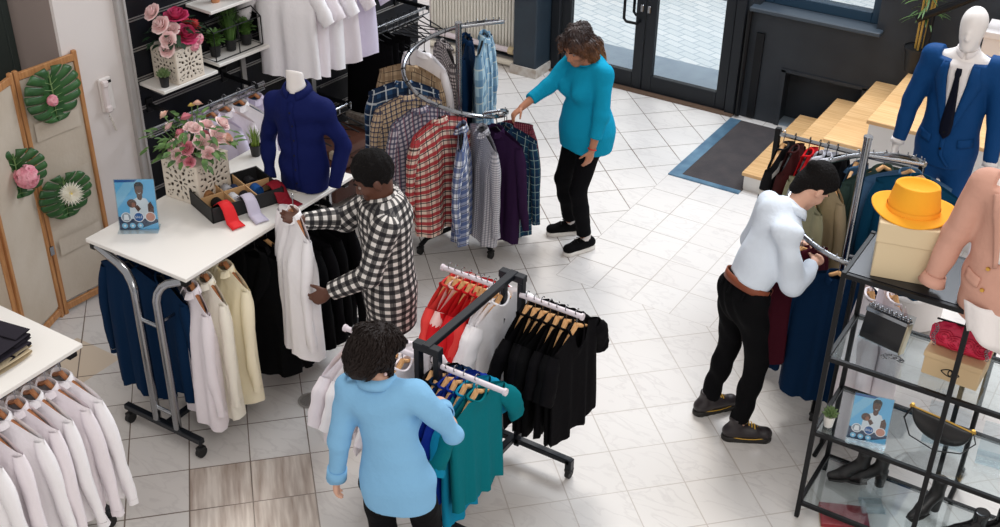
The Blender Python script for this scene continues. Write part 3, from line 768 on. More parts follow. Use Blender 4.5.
# ------------------------------------------------ black shelf with glass boards
SHX0, SHX1, SHX2, SHY0, SHY1 = -1.115, -.535, .06, 4.84, 5.28
LV = (.11, .587, 1.052, 1.533)
sh = thing('display_shelf', 'black metal shelf with glass boards holding bags, boots and the hat box', 'shelf', (SHX0, SHY0, 0))
sw_, sd_ = SHX2 - SHX0, SHY1 - SHY0
for xx in (0, SHX1 - SHX0, sw_):
    for yy in (0, sd_):
        b = BM(); bx(b, (xx, yy, .78), (.024, .024, 1.54), bev=.002); obj('post', b, M['black_metal'], sh)
for k, z in enumerate(LV):
    b = BM()
    for yy in (0, sd_): bx(b, (sw_ / 2, yy, z), (sw_, .022, .024), bev=.002)
    for xx in (0, sw_): bx(b, (xx, sd_ / 2, z), (.022, sd_, .024), bev=.002)
    obj('rail_frame', b, M['black_metal'], sh)
    b = BM(); bx(b, (sw_ / 2, sd_ / 2, z + .01), (sw_ - .03, sd_ - .03, .008))
    obj('board', b, M['shelf_glass'] if k < 3 else mat('black_gloss_board', (26, 27, 34), .3), sh)

# ================================================================ clothes on the racks
PX = lambda p, ang, sw_=0: hang(p, ang, sw_)
H90 = PI / 2
def put(name, label, cat, fk, p, ang, hk, hlabel, swing=0, hgroup=None, **k):
    mx = hang(p, ang, swing)
    g = garment(name, label, cat, F[fk] if isinstance(fk, str) else fk, mx, **k)
    if hk: hanger(hlabel, mx, hk, hgroup, W=.30 if k.get('sleeve') == 'short' else min(.38, k.get('W', .44) - .08))
    return g

# ---- middle rack: red arm, black arm, teal arm, white arm (garments face +x, width along y)
A0 = -H90                                           # width along y, front towards +x
ya, yb = 4.43, 3.70; zt = 1.125
reds = [(-3.06, 'coral', 'coral red', 'outermost on the red arm'), (-3.02, 'palepink', 'pale pink', 'between coral and red ones'), (-2.975, 'red', 'bright red', 'just behind the pale pink one'), (-2.93, 'red', 'bright red', 'third among the reds on its arm'), (-2.885, 'coral', 'coral', 'beside the bunch of white ones'), (-2.85, 'red', 'bright red', 'last before the white ones on its arm')]
for i, (x, c, nm, wh) in enumerate(reds):
    put('tee_shirt', f'{nm} t-shirt {wh}', 't-shirt', c, (x, ya, zt), A0 + .12 * math.sin(i * 2.1), 'wood', f'pale wooden hanger inside the {nm} t-shirt {wh}', W=.44, L=.76, sleeve='short', neck='crew', th=.02, seed=i, group='red t-shirts on the middle rack', hgroup='hangers on the red arm', drape=.6)
for i, (x, wh) in enumerate(((-2.815, 'next to the reds on the middle rack'), (-2.775, 'in the middle of three by the black frame'), (-2.74, 'closest to the black frame post'))):
    put('tee_shirt', f'white t-shirt {wh}', 't-shirt', 'white', (x, ya, zt), A0 + .1 * math.cos(i * 2), 'wood', f'pale wooden hanger in the white t-shirt {wh}', W=.46, L=.82, sleeve='short', neck='crew', th=.022, seed=20 + i, group='white t-shirts by the black frame', drape=.7)
blk = ['first beyond the frame post', 'second from the frame post', 'third from the frame post', 'fourth from the frame post', 'third from the outer end of its arm', 'second from the outer end of its arm', 'at the outer end of its arm']
for i, x in enumerate((-2.575, -2.53, -2.485, -2.44, -2.395, -2.345, -2.285)):
    put('tee_shirt', f'black t-shirt {blk[i]}', 't-shirt', 'black' if i % 2 else 'soft_black', (x, ya, zt - .006), A0 + .1 * math.sin(i * 1.7), 'wood', f'pale wooden hanger in the black t-shirt {blk[i]}', W=.46, L=.74, sleeve='short', neck='v' if i == 6 else 'crew', th=.022, seed=40 + i, group='black t-shirts on the middle rack', drape=.7)
tl = [(-2.665, 'soft_black', 'black', 'behind the blue and teal ones'), (-2.625, 'deep_navy', 'dark navy', 'second on the teal arm'), (-2.575, 'royal', 'royal blue', 'third on the teal arm'), (-2.53, 'royal', 'cobalt blue', 'beside the sky blue one'), (-2.475, 'sky', 'sky blue', 'long, behind the teal one'), (-2.41, 'teal', 'teal green', 'at the front of its arm')]
for i, (x, c, nm, wh) in enumerate(tl):
    put('tee_shirt', f'{nm} t-shirt {wh}', 't-shirt', c, (x, yb, zt - .006), A0 + .08 * math.sin(i * 2.3), 'wood', f'pale wooden hanger in the {nm} t-shirt {wh}', W=.44, L=.70 if c != 'sky' else .84, sleeve='short', neck='crew', th=.024, seed=60 + i, group='blue and teal t-shirts on the middle rack', drape=.7)
for i, x in enumerate((-2.84, -2.91, -2.98, -3.06, -3.13)):
    wh = ['beside the near black post', 'second from the near black post', 'half hidden by the dark haired woman', 'second from the outer end, by the floor drain', 'outermost, nearest the floor drain'][i].replace('nearest', 'next to').replace('near ', '')
    put('blouse', f'white blouse {wh}', 'blouse', 'white' if i % 2 else 'pinkwhite', (x, yb, zt - .006), A0 + .1 * math.sin(i * 1.3), 'wood', f'pale wooden hanger in the white blouse {wh}', W=.5, L=.54, sleeve='short', neck='crew', th=.03, flare=.1, seed=80 + i, group='white blouses behind the woman in blue')

# ---- long table: shirts on the front rail, dark suits further along, navy on the rear rail (width along x)
xf, xr, zr = -4.15, -4.80, 1.112
for i, (y, c, nm, wh) in enumerate(((3.66, 'pinkwhite', 'white', 'first in the row under the table edge'), (3.765, 'cream', 'cream', 'between the white and ivory ones under the table'), (3.915, 'ivory', 'ivory', 'last of three under the table edge'))):
    put('dress_shirt', f'{nm} long sleeved shirt {wh}', 'shirt', c, (xf - .03, y - .02, zr), PI - .42 + .10 * i, 'brown', f'brown wooden hanger in the {nm} shirt {wh}', W=.42, L=.94, sleeve='long', slen=.58, neck='shirt', th=.06, seed=100 + i, group='light shirts under the long table', spread=.02)
for i, (y, c) in enumerate(((4.1, 'black'), (4.2, 'soft_black'), (4.31, 'black'), (4.42, 'soft_black'), (4.53, 'black'), (4.66, 'soft_black'))):
    wh = ['next to the ivory shirt', 'second from the ivory shirt', 'behind the held white shirt', 'half covered by the held white shirt', 'near the plaid man, second last', 'last in the row near the plaid man'][i]
    put('suit_jacket', f'black suit jacket under the table {wh}', 'jacket', c, (xf, y, zr), PI + .15 + .1 * math.sin(i), 'wood' if i == 1 else 'black', f'hanger in the black jacket {wh}', W=.5, L=.88, sleeve='long', neck='lapel', th=.075, seed=120 + i, group='black jackets under the long table')
for i, (y, c, nm, wh) in enumerate(((3.62, 'deep_navy', 'navy blue', 'behind the table legs, foremost'), (3.71, 'navy', 'navy', 'second on the rear table rail'), (3.80, 'deep_navy', 'dark navy', 'third on the rear table rail'))):
    put('overshirt', f'{nm} long jacket {wh}', 'jacket', c, (xr + .17 + .03 * i, y - .0, zr), PI + .02 * i, 'black', f'black hanger in the {nm} jacket {wh}', W=.48, L=.92, sleeve='long', neck='crew', th=.06, seed=140 + i, group='navy jackets behind the table legs')
put('coat', 'long navy coat hanging between the table legs and the white shirts', 'coat', 'deep_navy', (-4.40, 3.64, 1.09), PI - .25, 'black', 'black hanger in the long navy coat by the table legs', W=.46, L=.82, sleeve='long', neck='crew', th=.05, seed=150).name = 'coat'
# ---- small table: seven white shirts
for i, y in enumerate((2.74, 2.655, 2.57, 2.485, 2.39, 2.29, 2.18)):
    wh = ['at the far end of the table rail', 'second from the far end of the rail', 'third from the far end of the rail', 'fourth from the far end of the rail', 'fifth from the far end of the rail', 'sixth from the far end', 'cut by the picture edge'][i]
    put('dress_shirt', f'white long sleeved shirt under the small table, {wh}', 'shirt', 'pinkwhite' if i % 2 else 'white', (xf + .01, y, zr), PI + .1 + .05 * math.sin(i * 2), 'brown', f'brown wooden hanger in the white shirt {wh}', W=.48, L=.8, sleeve='long', neck='shirt', th=.05, seed=160 + i, group='white shirts under the small table', spread=.06)

# ---- spiral rack of plaid shirts
SP = SPIRALS['left']
for i, (t, c, nm, dr) in enumerate(((.17, 'lightblueplaid', 'pale blue plaid shirt hanging long behind the pole', -.35), (.235, 'deep_navy', 'dark navy shirt tucked behind the chrome pole', 0), (.30, 'hound', 'black and white houndstooth shirt beside the pole', 0), (.37, 'white', 'white shirt glimpsed between tan plaid and houndstooth', 0),
        (.44, 'tanplaid', 'tan and brown plaid shirt at the back of the spiral', 0), (.515, 'blueplaid', 'blue plaid shirt with white lines under the tan one', 0), (.575, 'tancheck', 'tan and navy small check shirt on the spiral', .1), (.635, 'plumcheck', 'plum grey fine check shirt beside the red plaid', .2), (.70, 'redplaid', 'red and cream plaid shirt on the spiral', .5),
        (.765, 'bluewhite', 'blue and white plaid shirt next to the red one', .1), (.83, 'microcheck', 'grey micro check shirt at the front of the spiral', .1), (.885, 'purple', 'plain dark purple shirt between grey and teal ones', 0), (.94, 'tealplaid', 'dark teal plaid shirt at the end of the spiral', 0), (.985, 'maroonprint', 'maroon patterned shirt touched by the woman in turquoise', -.75))):
    p, a = SP(max(.02, t - .062))
    LL = .91 if i not in (0,) else .98
    put('plaid_shirt' if c not in ('purple', 'white', 'deep_navy') else 'plain_shirt', nm, 'shirt', c, p, a + PI + (-dr) * 1.0, 'black', 'black hanger in the ' + nm, W=.48, L=LL, sleeve='long', neck='shirt', th=.05, seed=200 + i, group='shirts on the spiral rack', spread=.03, slen=.56)

# ---- rails at the right
for i, (x, c, nm, lab, kw) in enumerate(((-2.07, 'knitstripe', 'sweater', 'black sweater with white stripes at the post end', {}), (-2.0, 'brown', 'sweater', 'dark brown knit sweater on the straight rail', {}), (-1.905, 'red', 'hoodie', 'bright red sweatshirt between brown and grey ones', {}), (-1.84, 'greywhite', 'shirt', 'grey white shirt behind the stooping man head', {}), (-1.79, 'greywhite', 'shirt', 'pale grey shirt with navy collar beside the black one', {}), (-1.73, 'black', 'coat', 'black coat behind the stooping man head', {}), (-1.60, 'denim', 'denim_jacket', 'faded denim jacket behind the chrome pole', {}))):
    put({'shirt': 'hanging_shirt', 'coat': 'black_coat'}.get(nm, nm), lab, nm.replace('_', ' '), c, (x, 6.70, 1.262), A0 + .05 * math.sin(i) + PI, 'black' if i not in (0, 6) else 'wood', 'hanger in the ' + lab, W=.5, L=.74, sleeve='long', neck='crew' if i < 3 else 'shirt', th=.06, seed=240 + i)
SP = SPIRALS['right']
for i, (t, c, nm, lab, ex, L, nk) in enumerate(((.015, 'tealnavy', 'jacket', 'dark teal blue jacket on a wooden hanger behind the hat', -.35, .8, 'shirt'), (.11, 'steel', 'jacket', 'steel blue jacket just behind the yellow hat', -.6, .8, 'shirt'), (.20, 'green', 'jacket', 'dark green jacket beside the chrome pole', -.7, .8, 'shirt'), (.34, 'beige', 'jacket', 'brown beige jacket below the stooping man face', .0, .62, 'shirt'), (.40, 'olive', 'jacket', 'pale olive jacket in front of the stooping man', -.42, .66, 'shirt'),
        (.64, 'maroon', 'jacket', 'dark maroon jacket held by the stooping man', .1, .76, 'shirt'), (.745, 'deep_navy', 'jacket', 'large navy jacket in front of the stooping man knees', 1.55, .93, 'shirt'), (.81, 'navy', 'jacket', 'navy jacket behind the black shelf post', .5, .84, 'shirt'))):
    p, a = SP(t)
    put(nm, lab, 'jacket', c, p, a + PI + ex, 'wood', 'wooden hanger in the ' + lab, W=.48, L=L, sleeve='long', neck=nk, th=.06, seed=260 + i, group='jackets on the right spiral rack', spread=.03)
for i, (x, y, lab) in enumerate(((-1.10, 5.47, 'long white dress behind the sale sign shelf, beside the navy jacket'), (-.985, 5.50, 'long white dress behind the studded bag'))):
    put('white_dress', lab, 'dress', 'pinkwhite', (x, y, 1.17), A0 + .55 + .2 * i, 'wood', 'pale wooden hanger in the ' + lab, W=.34, L=.98, sleeve='none', neck='v', th=.06, seed=280 + i, flare=.12, group='white dresses behind the shelf')
dr_ = thing('dress_rail', 'low chrome rail of white dresses behind the black shelf', 'clothes rack', (-1.2, 5.47, 0))
b = BM(); tube(b, [(0, 0, 1.155), (.75, .08, 1.155)], .011, 8); obj('rail', b, M['chrome'], dr_)
for x, y in ((.74, .08),): b = BM(); tube(b, [(x, y, .03), (x, y, 1.155)], .014, 8); tube(b, [(x, y - .15, .02), (x, y + .15, .02)], .014, 8); obj('post', b, M['black_metal'], dr_)
b = BM(); tube(b, [(0, 0, 1.155), (0, 0, .03)], .014, 8); tube(b, [(0, -.12, .02), (0, .15, .02)], .014, 8); obj('post', b, M['black_metal'], dr_)

# ---- slat wall: arms, rails and what hangs there
def wall_rail(label, y0, y1, z, off=.32, arms=None):
    r = sw('wall_rail', label, 'rail', 0, 0, 0)
    b = BM(); tube(b, [(off, y0, z), (off, y1, z)], .012, 10); tube(b, [(off, y0, z - .05), (off, y1, z - .05)], .006, 8)
    n = int((y1 - y0) / .12)
    for i in range(n + 1): y = lerp(y0, y1, i / n); tube(b, [(off, y, z - .05), (off, y, z)], .005, 6)
    obj('bar', b, M['chrome'], r)
    for y in (arms or (y0 + .05, y1 - .03)):
        b = BM(); bx(b, (.008, y, z), (.016, .05, .1), bev=.003); tube(b, [(.01, y, z + .0), (off + .02, y, z)], .016, 8, flat=(.7, 1.2)); obj('arm', b, M['black_metal'], r)
    return r
wall_rail('chrome wall rail of pale shirts behind the flower table', -.2, .78, 1.19, arms=(.05, .70))
wall_rail('high chrome wall rail carrying the lilac shirts', .84, 1.72, 1.93)
wall_rail('chrome wall rail crowded with black hangers at the wall end', 1.80, 2.56, 1.235)
wall_rail('low chrome wall rail with bare hangers beside the navy bust', 1.0, 1.62, .74)
SWA = math.radians(-4.5)
def swp(x, y, z): p = SWM @ V((x, y, z)); return (p.x, p.y, p.z)
for i, (y, c, wh) in enumerate(((.30, 'lilac', 'behind the roses'), (.42, 'pinkwhite', 'second from the roses'), (.55, 'steel', 'with blue inside, by the grass pot'), (.69, 'lilac', 'last, beside the navy bust'))):
    put('dress_shirt', f'pale shirt on the wall rail {wh}', 'shirt', c if c != 'steel' else 'white', swp(.32, y, 1.205), SWA + .3 + PI, 'brown', f'brown wooden hanger on the wall rail in the shirt {wh}', W=.44, L=.72, sleeve='long', neck='shirt', th=.05, seed=300 + i, group='pale shirts on the wall rail', inner=F['steel'] if i > 1 else None)
for i, (y, c, wh) in enumerate(((.92, 'white', 'hindmost of the group above'), (1.02, 'pinkwhite', 'hanging in front above the bust'), (1.17, 'white', 'in the middle of the group above'), (1.33, 'pinkwhite', 'beside the lilac one above'), (1.5, 'lilac', 'last in the group, clear lilac'))):
    put('short_sleeve_shirt', f'pale short sleeved shirt high on the wall {wh}', 'shirt', c, swp(.34, y + .1, 1.965), SWA + .35 + PI, 'brown', f'brown hanger high on the wall in the shirt {wh}', W=.48, L=.80, sleeve='short', neck='shirt', th=.06, seed=320 + i, group='pale shirts high on the wall', flare=.06)
for i, y in enumerate((1.86, 1.93, 2.0, 2.07)):
    wh = ['first by the lilac shirts', 'second from the lilac shirts', 'third from the lilac shirts', 'fourth, behind the tan plaid shirt'][i]
    g = thing('black_skirt', f'black skirt on the crowded wall rail {wh}', 'skirt', group='black skirts on the wall rail', mtx=SWM @ T(.32, y, 1.25) @ rz(PI + .25))
    b = BM(); grid(b, lambda u, v: V((math.cos(u * 2 * PI) * lerp(.19, .22, v), math.sin(u * 2 * PI) * .02 * (1 + v) + .008 * v * math.sin(9 * u + i), -.1 - .62 * v)), 24, 8, closed_u=True); obj('body', b, F['soft_black'], g, sharp=0)
    b = BM(); grid(b, lambda u, v: V((math.cos(u * 2 * PI) * .193, math.sin(u * 2 * PI) * .024, -.095 - .04 * v)), 24, 1, closed_u=True); obj('waistband', b, F['black'], g, sharp=0)
for i in range(9):
    y = 1.9 + .07 * i + .03
    wh = ['by the first skirt', 'above the second skirt', 'above the third skirt', 'above the last skirt', 'past the skirts', 'two past the skirts', 'three past the skirts', 'second from the rail end', 'at the rail end'][i]
    hanger(f'black plastic hanger on the crowded wall rail {wh}', SWM @ T(.32, y, 1.25) @ rz(PI + .3 + .15 * math.sin(i * 2)), 'black', 'black hangers on the wall rail', W=.4)
for i in range(5):
    hanger('bare black hanger on the low wall rail ' + ['beside the bust', 'second from the bust', 'in the middle', 'second from the case', 'above the case'][i], SWM @ T(.32, 1.12 + .1 * i, .755) @ rz(PI + .5), 'black', 'bare hangers on the low wall rail', W=.4)
# ================================================================ people and mannequins
def np3(v): return np.array(v, float)
def ik(a, b, l1, l2, pole):
    a, b, pole = V(a), V(b), V(pole); d = b - a; L = d.length
    if L > (l1 + l2) * .995: b = a + d.normalized() * (l1 + l2) * .995; d = b - a; L = d.length
    n = d.normalized(); x = (l1 * l1 - l2 * l2 + L * L) / (2 * L); h = math.sqrt(max(0, l1 * l1 - x * x))
    p = pole - n * pole.dot(n); p.normalize()
    return a + n * x + p * h, b

SKIN = {'dark': mat('skin_deep_brown', (92, 54, 38), .5, bump=(60, .1, .002)), 'tan': mat('skin_light_brown', (182, 124, 94), .5, bump=(60, .1, .002)), 'fair': mat('skin_fair', (218, 170, 146), .5, bump=(60, .1, .002))}
M['eye_white'] = mat('eye_white', (150, 132, 122), .5); M['iris'] = mat('dark_iris', (32, 20, 16), .2); M['brow'] = mat('dark_brow', (26, 18, 16), .9)
HAIR = {'black': mat('black_hair', (17, 14, 14), .8, bump=(90, .9, .012), spec=.15), 'darkbrown': mat('dark_brown_hair', (30, 20, 17), .6, bump=(70, .9, .012), spec=.25), }
def ombre():
    m, nt, bs = new_mat('brown_hair_light_ends'); tc = node(nt, 'ShaderNodeTexCoord'); sp = node(nt, 'ShaderNodeSeparateXYZ'); nt.links.new(tc.outputs['Generated'], sp.inputs[0])
    ns = node(nt, 'ShaderNodeTexNoise'); ns.inputs['Scale'].default_value = 9; nt.links.new(tc.outputs['Generated'], ns.inputs[0])
    t = math_n(nt, 'ADD', sp.outputs[2], math_n(nt, 'MULTIPLY', ns.outputs['Fac'], .4)); mr = node(nt, 'ShaderNodeMapRange'); mr.inputs[1].default_value = .95; mr.inputs[2].default_value = .35; nt.links.new(t, mr.inputs[0])
    nt.links.new(mix_n(nt, mr.outputs[0], lin((44, 26, 22)), lin((146, 92, 46))), bs.inputs['Base Color']); bs.inputs['Roughness'].default_value = .45
    mp = node(nt, 'ShaderNodeMapping'); mp.inputs['Scale'].default_value = (16, 16, 2); nt.links.new(tc.outputs['Generated'], mp.inputs[0])
    n2 = node(nt, 'ShaderNodeTexNoise'); n2.inputs['Scale'].default_value = 2; nt.links.new(mp.outputs[0], n2.inputs[0]); bp = node(nt, 'ShaderNodeBump'); bp.inputs['Strength'].default_value = .8; bp.inputs['Distance'].default_value = .012
    nt.links.new(n2.outputs[0], bp.inputs['Height']); nt.links.new(bp.outputs[0], bs.inputs['Normal']); return m
HAIR['ombre'] = ombre()

class Fig:
    """joints in the figure's own frame: x to its right side, y ahead, z up"""
    def __init__(s, root, hs=1., sw=.175, seed=1):
        s.root = root; s.hs = hs; s.sw = sw; s.rd = random.Random(seed); s.front = V((0, 1, 0)); s.side = V((1, 0, 0))
    shz = .035
    def local(s, p): return s.root.matrix_world.inverted() @ V(p)
    def pose(s, pelvis, chest, neck, head, head_rot, rhand, lhand, rpole, lpole, rfoot, lfoot, hiph=.09, twist=0., ua=.29, fa=.255, ul=.43, ll=.42, rdir=None, ldir=None):
        s.pel, s.chest, s.neck, s.head = V(pelvis), V(chest), V(neck), V(head); s.hR = head_rot
        tw = rz(twist).to_3x3(); s.tside = tw @ V((1, 0, 0)); s.tfront = tw @ V((0, 1, 0))
        s.shr = s.chest + s.tside * s.sw + V((0, 0, s.shz)); s.shl = s.chest - s.tside * s.sw + V((0, 0, s.shz))
        s.elr, s.wrr = ik(s.shr, rhand, ua, fa, rpole); s.ell_, s.wrl = ik(s.shl, lhand, ua, fa, lpole)
        s.hipr = s.pel + V((hiph, 0, -.02)); s.hipl = s.pel - V((hiph, 0, .02))
        s.rf, s.lf = rfoot, lfoot                       # (ankle position, toe direction)
        s.knr, s.anr = ik(s.hipr, rfoot[0], ul, ll, (0.05, 1, 0)); s.knl, s.anl = ik(s.hipl, lfoot[0], ul, ll, (-.05, 1, 0))
        s.rdir, s.ldir = rdir, ldir
    def bounds(s, pad=.2):
        P = [s.pel, s.chest, s.head, s.elr, s.ell_, s.wrr, s.wrl, s.anr, s.anl, s.knr, s.knl]
        lo = [min(p[i] for p in P) - pad for i in range(3)]; hi = [max(p[i] for p in P) + pad for i in range(3)]; return lo, hi
    def hand(s, S, w, d, n, thumb, curl=.5, k=.85, tcurl=.4, spread=.12):
        """w wrist, d pointing direction, n palm normal, thumb = side of the thumb"""
        d = V(d).normalized(); n = V(n); n = (n - d * n.dot(d)).normalized(); th = V(thumb); th = (th - d * th.dot(d) - n * th.dot(n)).normalized(); w = V(w)
        c = w + d * .085 * k
        S.cone(w + d * .012, w + d * .05 * k, .024 * k, .037 * k, .012, flat=(n, 1.9)); S.cone(w + d * .04 * k, c - d * .008, .036 * k, .037 * k, .01, flat=(n, 2.1))
        for i, (o, L) in enumerate(((.030, .068), (.0105, .078), (-.0095, .072), (-.0285, .056))):
            cu = curl[i] if isinstance(curl, (list, tuple)) else curl * (1 + .1 * i)
            b0 = w + d * (.082 - .004 * abs(i - 1)) * k + th * o * k; dd = (d + th * (o * spread * 12)).normalized()
            a1 = cu * .6; d1 = dd * math.cos(a1) + n * math.sin(a1); a2 = cu * 1.6; d2 = dd * math.cos(a2) + n * math.sin(a2); a3 = cu * 2.3; d3 = dd * math.cos(a3) + n * math.sin(a3)
            p1 = b0 + d1 * L * .48 * k; p2 = p1 + d2 * L * .32 * k; p3 = p2 + d3 * L * .24 * k
            S.cone(b0 - dd * .01, p1, .0094 * k, .0088 * k, .005); S.cone(p1, p2, .0088 * k, .0082 * k, .003); S.cone(p2, p3, .0082 * k, .007 * k, .003)
        t0 = w + d * .024 * k + th * .026 * k; td = (d * .62 + th * .72 + n * .3).normalized(); t1 = t0 + td * .034 * k; t2 = t1 + (td * .7 + d * .5 + n * tcurl).normalized() * .03 * k; t3 = t2 + (td * .45 + d * .6 + n * (tcurl + .2)).normalized() * .025 * k
        S.cone(t0, t1, .0145 * k, .0115 * k, .008); S.cone(t1, t2, .0112 * k, .0098 * k, .003); S.cone(t2, t3, .0098 * k, .008 * k, .003)
    def hp(s, p): return s.head + s.hR.to_3x3() @ (V(p) * s.hs)
    def head_sdf(s, S, blank=False):
        h = s.hs; R = s.hR
        S.ell(s.hp((0, -.012, .025)), (.074 * h, .094 * h, .098 * h), R, .02); S.ell(s.hp((0, .022, -.04)), (.058 * h, .07 * h, .084 * h), R, .03)
        S.ell(s.hp((0, .066, -.098)), (.027 * h, .024 * h, .02 * h), R, .03)
        if blank:
            S.cone(s.hp((0, .09, .0)), s.hp((0, .1, -.035)), .008, .012, .02); return
        for sx_ in (-1, 1):
            S.ell(s.hp((sx_ * .033, .062, -.03)), (.024 * h, .022 * h, .02 * h), R, .02)
            S.ell(s.hp((sx_ * .03, .094, .004)), (.014 * h, .012 * h, .009 * h), R, .012, op='sub')
            S.ell(s.hp((sx_ * .077, -.008, -.012)), (.008 * h, .019 * h, .03 * h), R, .006)
            S.cone(s.hp((sx_ * .012, .088, .02)), s.hp((sx_ * .045, .078, .022)), .008 * h, .006 * h, .01)
        S.cone(s.hp((0, .088, .008)), s.hp((0, .106, -.03)), .0075 * h, .012 * h, .01); S.cone(s.hp((-.013, .094, -.036)), s.hp((.013, .094, -.036)), .0085 * h, .0085 * h, .008)
        S.ell(s.hp((0, .088, -.062)), (.023 * h, .0125 * h, .006 * h), R, .006); S.ell(s.hp((0, .087, -.074)), (.02 * h, .0135 * h, .007 * h), R, .006)
    def skin(s, m, fem=False, name='body', hands=None, blank=False, legs=True, h=.0065, kr=1.):
        lo, hi = s.bounds(); S = SDF(lo, hi, h); f = s.tfront; w = .9 if fem else 1.
        S.cone(s.pel, s.pel.lerp(s.chest, .45), .125 * w * kr, .105 * w * kr, .05, flat=(f, 1.4)); S.cone(s.pel.lerp(s.chest, .4), s.chest, .105 * w * kr, .125 * w * kr, .05, flat=(f, 1.45))
        S.cone(s.shl, s.shr, .042, .042, .05); S.cone(s.chest + V((0, 0, .01)), s.neck, .056, .05 * w, .04); S.cone(s.neck, s.hp((0, -.015, -.06)), .054 * w, .05 * w, .02)
        for a, e, wr in ((s.shr, s.elr, s.wrr), (s.shl, s.ell_, s.wrl)):
            S.cone(a, e, .046 * w, .036 * w, .03); S.cone(e, e.lerp(wr, .35), .037 * w, .037 * w, .02); S.cone(e.lerp(wr, .3), wr, .037 * w, .0255 * w, .02)
        if legs:
            for a, kn, an, ft in ((s.hipr, s.knr, s.anr, s.rf), (s.hipl, s.knl, s.anl, s.lf)):
                S.cone(a, kn, .078, .05, .05); S.cone(kn, kn.lerp(an, .35), .05, .048, .02); S.cone(kn.lerp(an, .3), an, .048, .034, .02)
                t = V(ft[1]).normalized(); S.cone(an + V((0, 0, -.03)), an + t * .13 + V((0, 0, -.055)), .034, .026, .02)
        s.head_sdf(S, blank)
        if hands:
            for kw in hands: s.hand(S, **kw)
        return S.mesh(name, m, s.root)
    def face(s, lid=.3):
        for sx_ in (-1, 1):
            b = BM(); ball(b, (0, 0, 0), .011 * s.hs, seg=10, rings=8); e = obj('eye', b, M['eye_white'], s.root); e.matrix_local = Matrix.Translation(s.hp((sx_ * .03, .0755, .001))) @ s.hR
            b = BM(); ball(b, (0, .0078 * s.hs, -.0035), (.0056 * s.hs, .0042 * s.hs, .0056 * s.hs), seg=8, rings=6); obj('iris', b, M['iris'], e)
            b = BM(); tube(b, [s.hp((sx_ * .012, .0945, .023)), s.hp((sx_ * .028, .0935, .029)), s.hp((sx_ * .048, .078, .025))], [.004 * s.hs, .0045 * s.hs, .003 * s.hs], 6); obj('eyebrow', b, M['brow'], s.root)
    def top(s, m, hem_z=None, fem=False, name='shirt', kt=1., bust=0., cuff=.0, neck_cut=.015, bones=False, belly=0., tucked=False, hipw=.15, h=.008, rip=.004, sl=1., flat=1.4, slen=None, wide=0.):
        lo, hi = s.bounds(.24); S = SDF(lo, hi, h); f = s.tfront; q = flat
        mid = s.pel.lerp(s.chest, .42); low = s.pel + (s.pel - mid).normalized() * .13
        hc = [((0, 0, hem_z), (0, 0, -1))] if isinstance(hem_z, (int, float)) else ([hem_z] if hem_z else [])
        if hem_z is not None and isinstance(hem_z, (int, float)) and hem_z < low.z: low = s.pel + V((low.x - s.pel.x, low.y - s.pel.y, hem_z - s.pel.z))
        S.cone(low, s.pel, hipw * 1.0 * kt, hipw * kt, .04, flat=(f, q), cuts=hc); S.cone(s.pel, mid, hipw * kt, (.110 if fem else .132) * kt, .06, flat=(f, q), cuts=hc); S.cone(mid, s.chest + V((0, 0, -.03)), (.110 if fem else .132) * kt, (.138 if fem else .158) * kt, .06, flat=(f, q))
        S.cone(s.shl, s.shr, .058, .058, .06); S.cone(s.chest + V((0, 0, .0)), s.neck + V((0, 0, -.01)), .098 if fem else .112, .062, .06, flat=(f, 1.15))
        if belly: S.ell(s.pel.lerp(s.chest, .3) + f * belly * .6, (.15, .1 + belly * .5, .17), None, .08, cuts=hc)
        if bust:
            for sx_ in (-1, 1): S.ell(s.chest + s.tside * .075 * sx_ + f * (.075) + V((0, 0, -.105)), (.078, bust, .078), None, .05)
        for a, e, wr in ((s.shr, s.elr, s.wrr), (s.shl, s.ell_, s.wrl)):
            d = (wr - e).normalized(); end = e + d * ((wr - e).length - cuff)
            S.cone(a, e, (.058 if fem else .067) * sl + wide, (.048 if fem else .056) * sl + wide, .035); S.cone(e, end + d * .03, (.048 if fem else .056) * sl + wide, (.034 if fem else .041) * sl + wide * .6, .02, cuts=[(end, d)])
            S.cone(end - d * .05, end + d * .03, .036 * sl + .004 + wide * .6, .037 * sl + .004 + wide * .6, .006, cuts=[(end, d)])
        if rip:
            ph = [s.rd.uniform(0, 6) for _ in range(4)]
            S.ripple(lambda X, Y, Z: rip * (np.sin(24 * X + 17 * Z + 3 * np.sin(6 * Y + ph[0]) + ph[1]) + np.sin(-19 * X + 30 * Z + 11 * Y + 2.5 * np.sin(5 * X + 7 * Z + ph[2]) + ph[3])) * .5 * (1 + .6 * np.sin(5 * Z + 4 * X)))
        nd = (s.hp((0, 0, 0)) - s.neck).normalized(); S.plane(s.neck + nd * neck_cut, nd, lo=s.neck - V((.12, .12, .03)), hi=s.neck + V((.12, .12, .14)))
        uv = None
        if bones:
            fr = np3(f); uv = bone_uv([(np3(low), np3(s.chest + V((0, 0, .1))), .15, fr), (np3(s.shr), np3(s.elr), .06, fr), (np3(s.elr), np3(s.wrr), .05, fr + np3((0, 0, .3))), (np3(s.shl), np3(s.ell_), .06, fr), (np3(s.ell_), np3(s.wrl), .05, fr + np3((0, 0, .3)))])
        s.S = S
        return S.mesh(name, m, s.root, uvfn=uv)
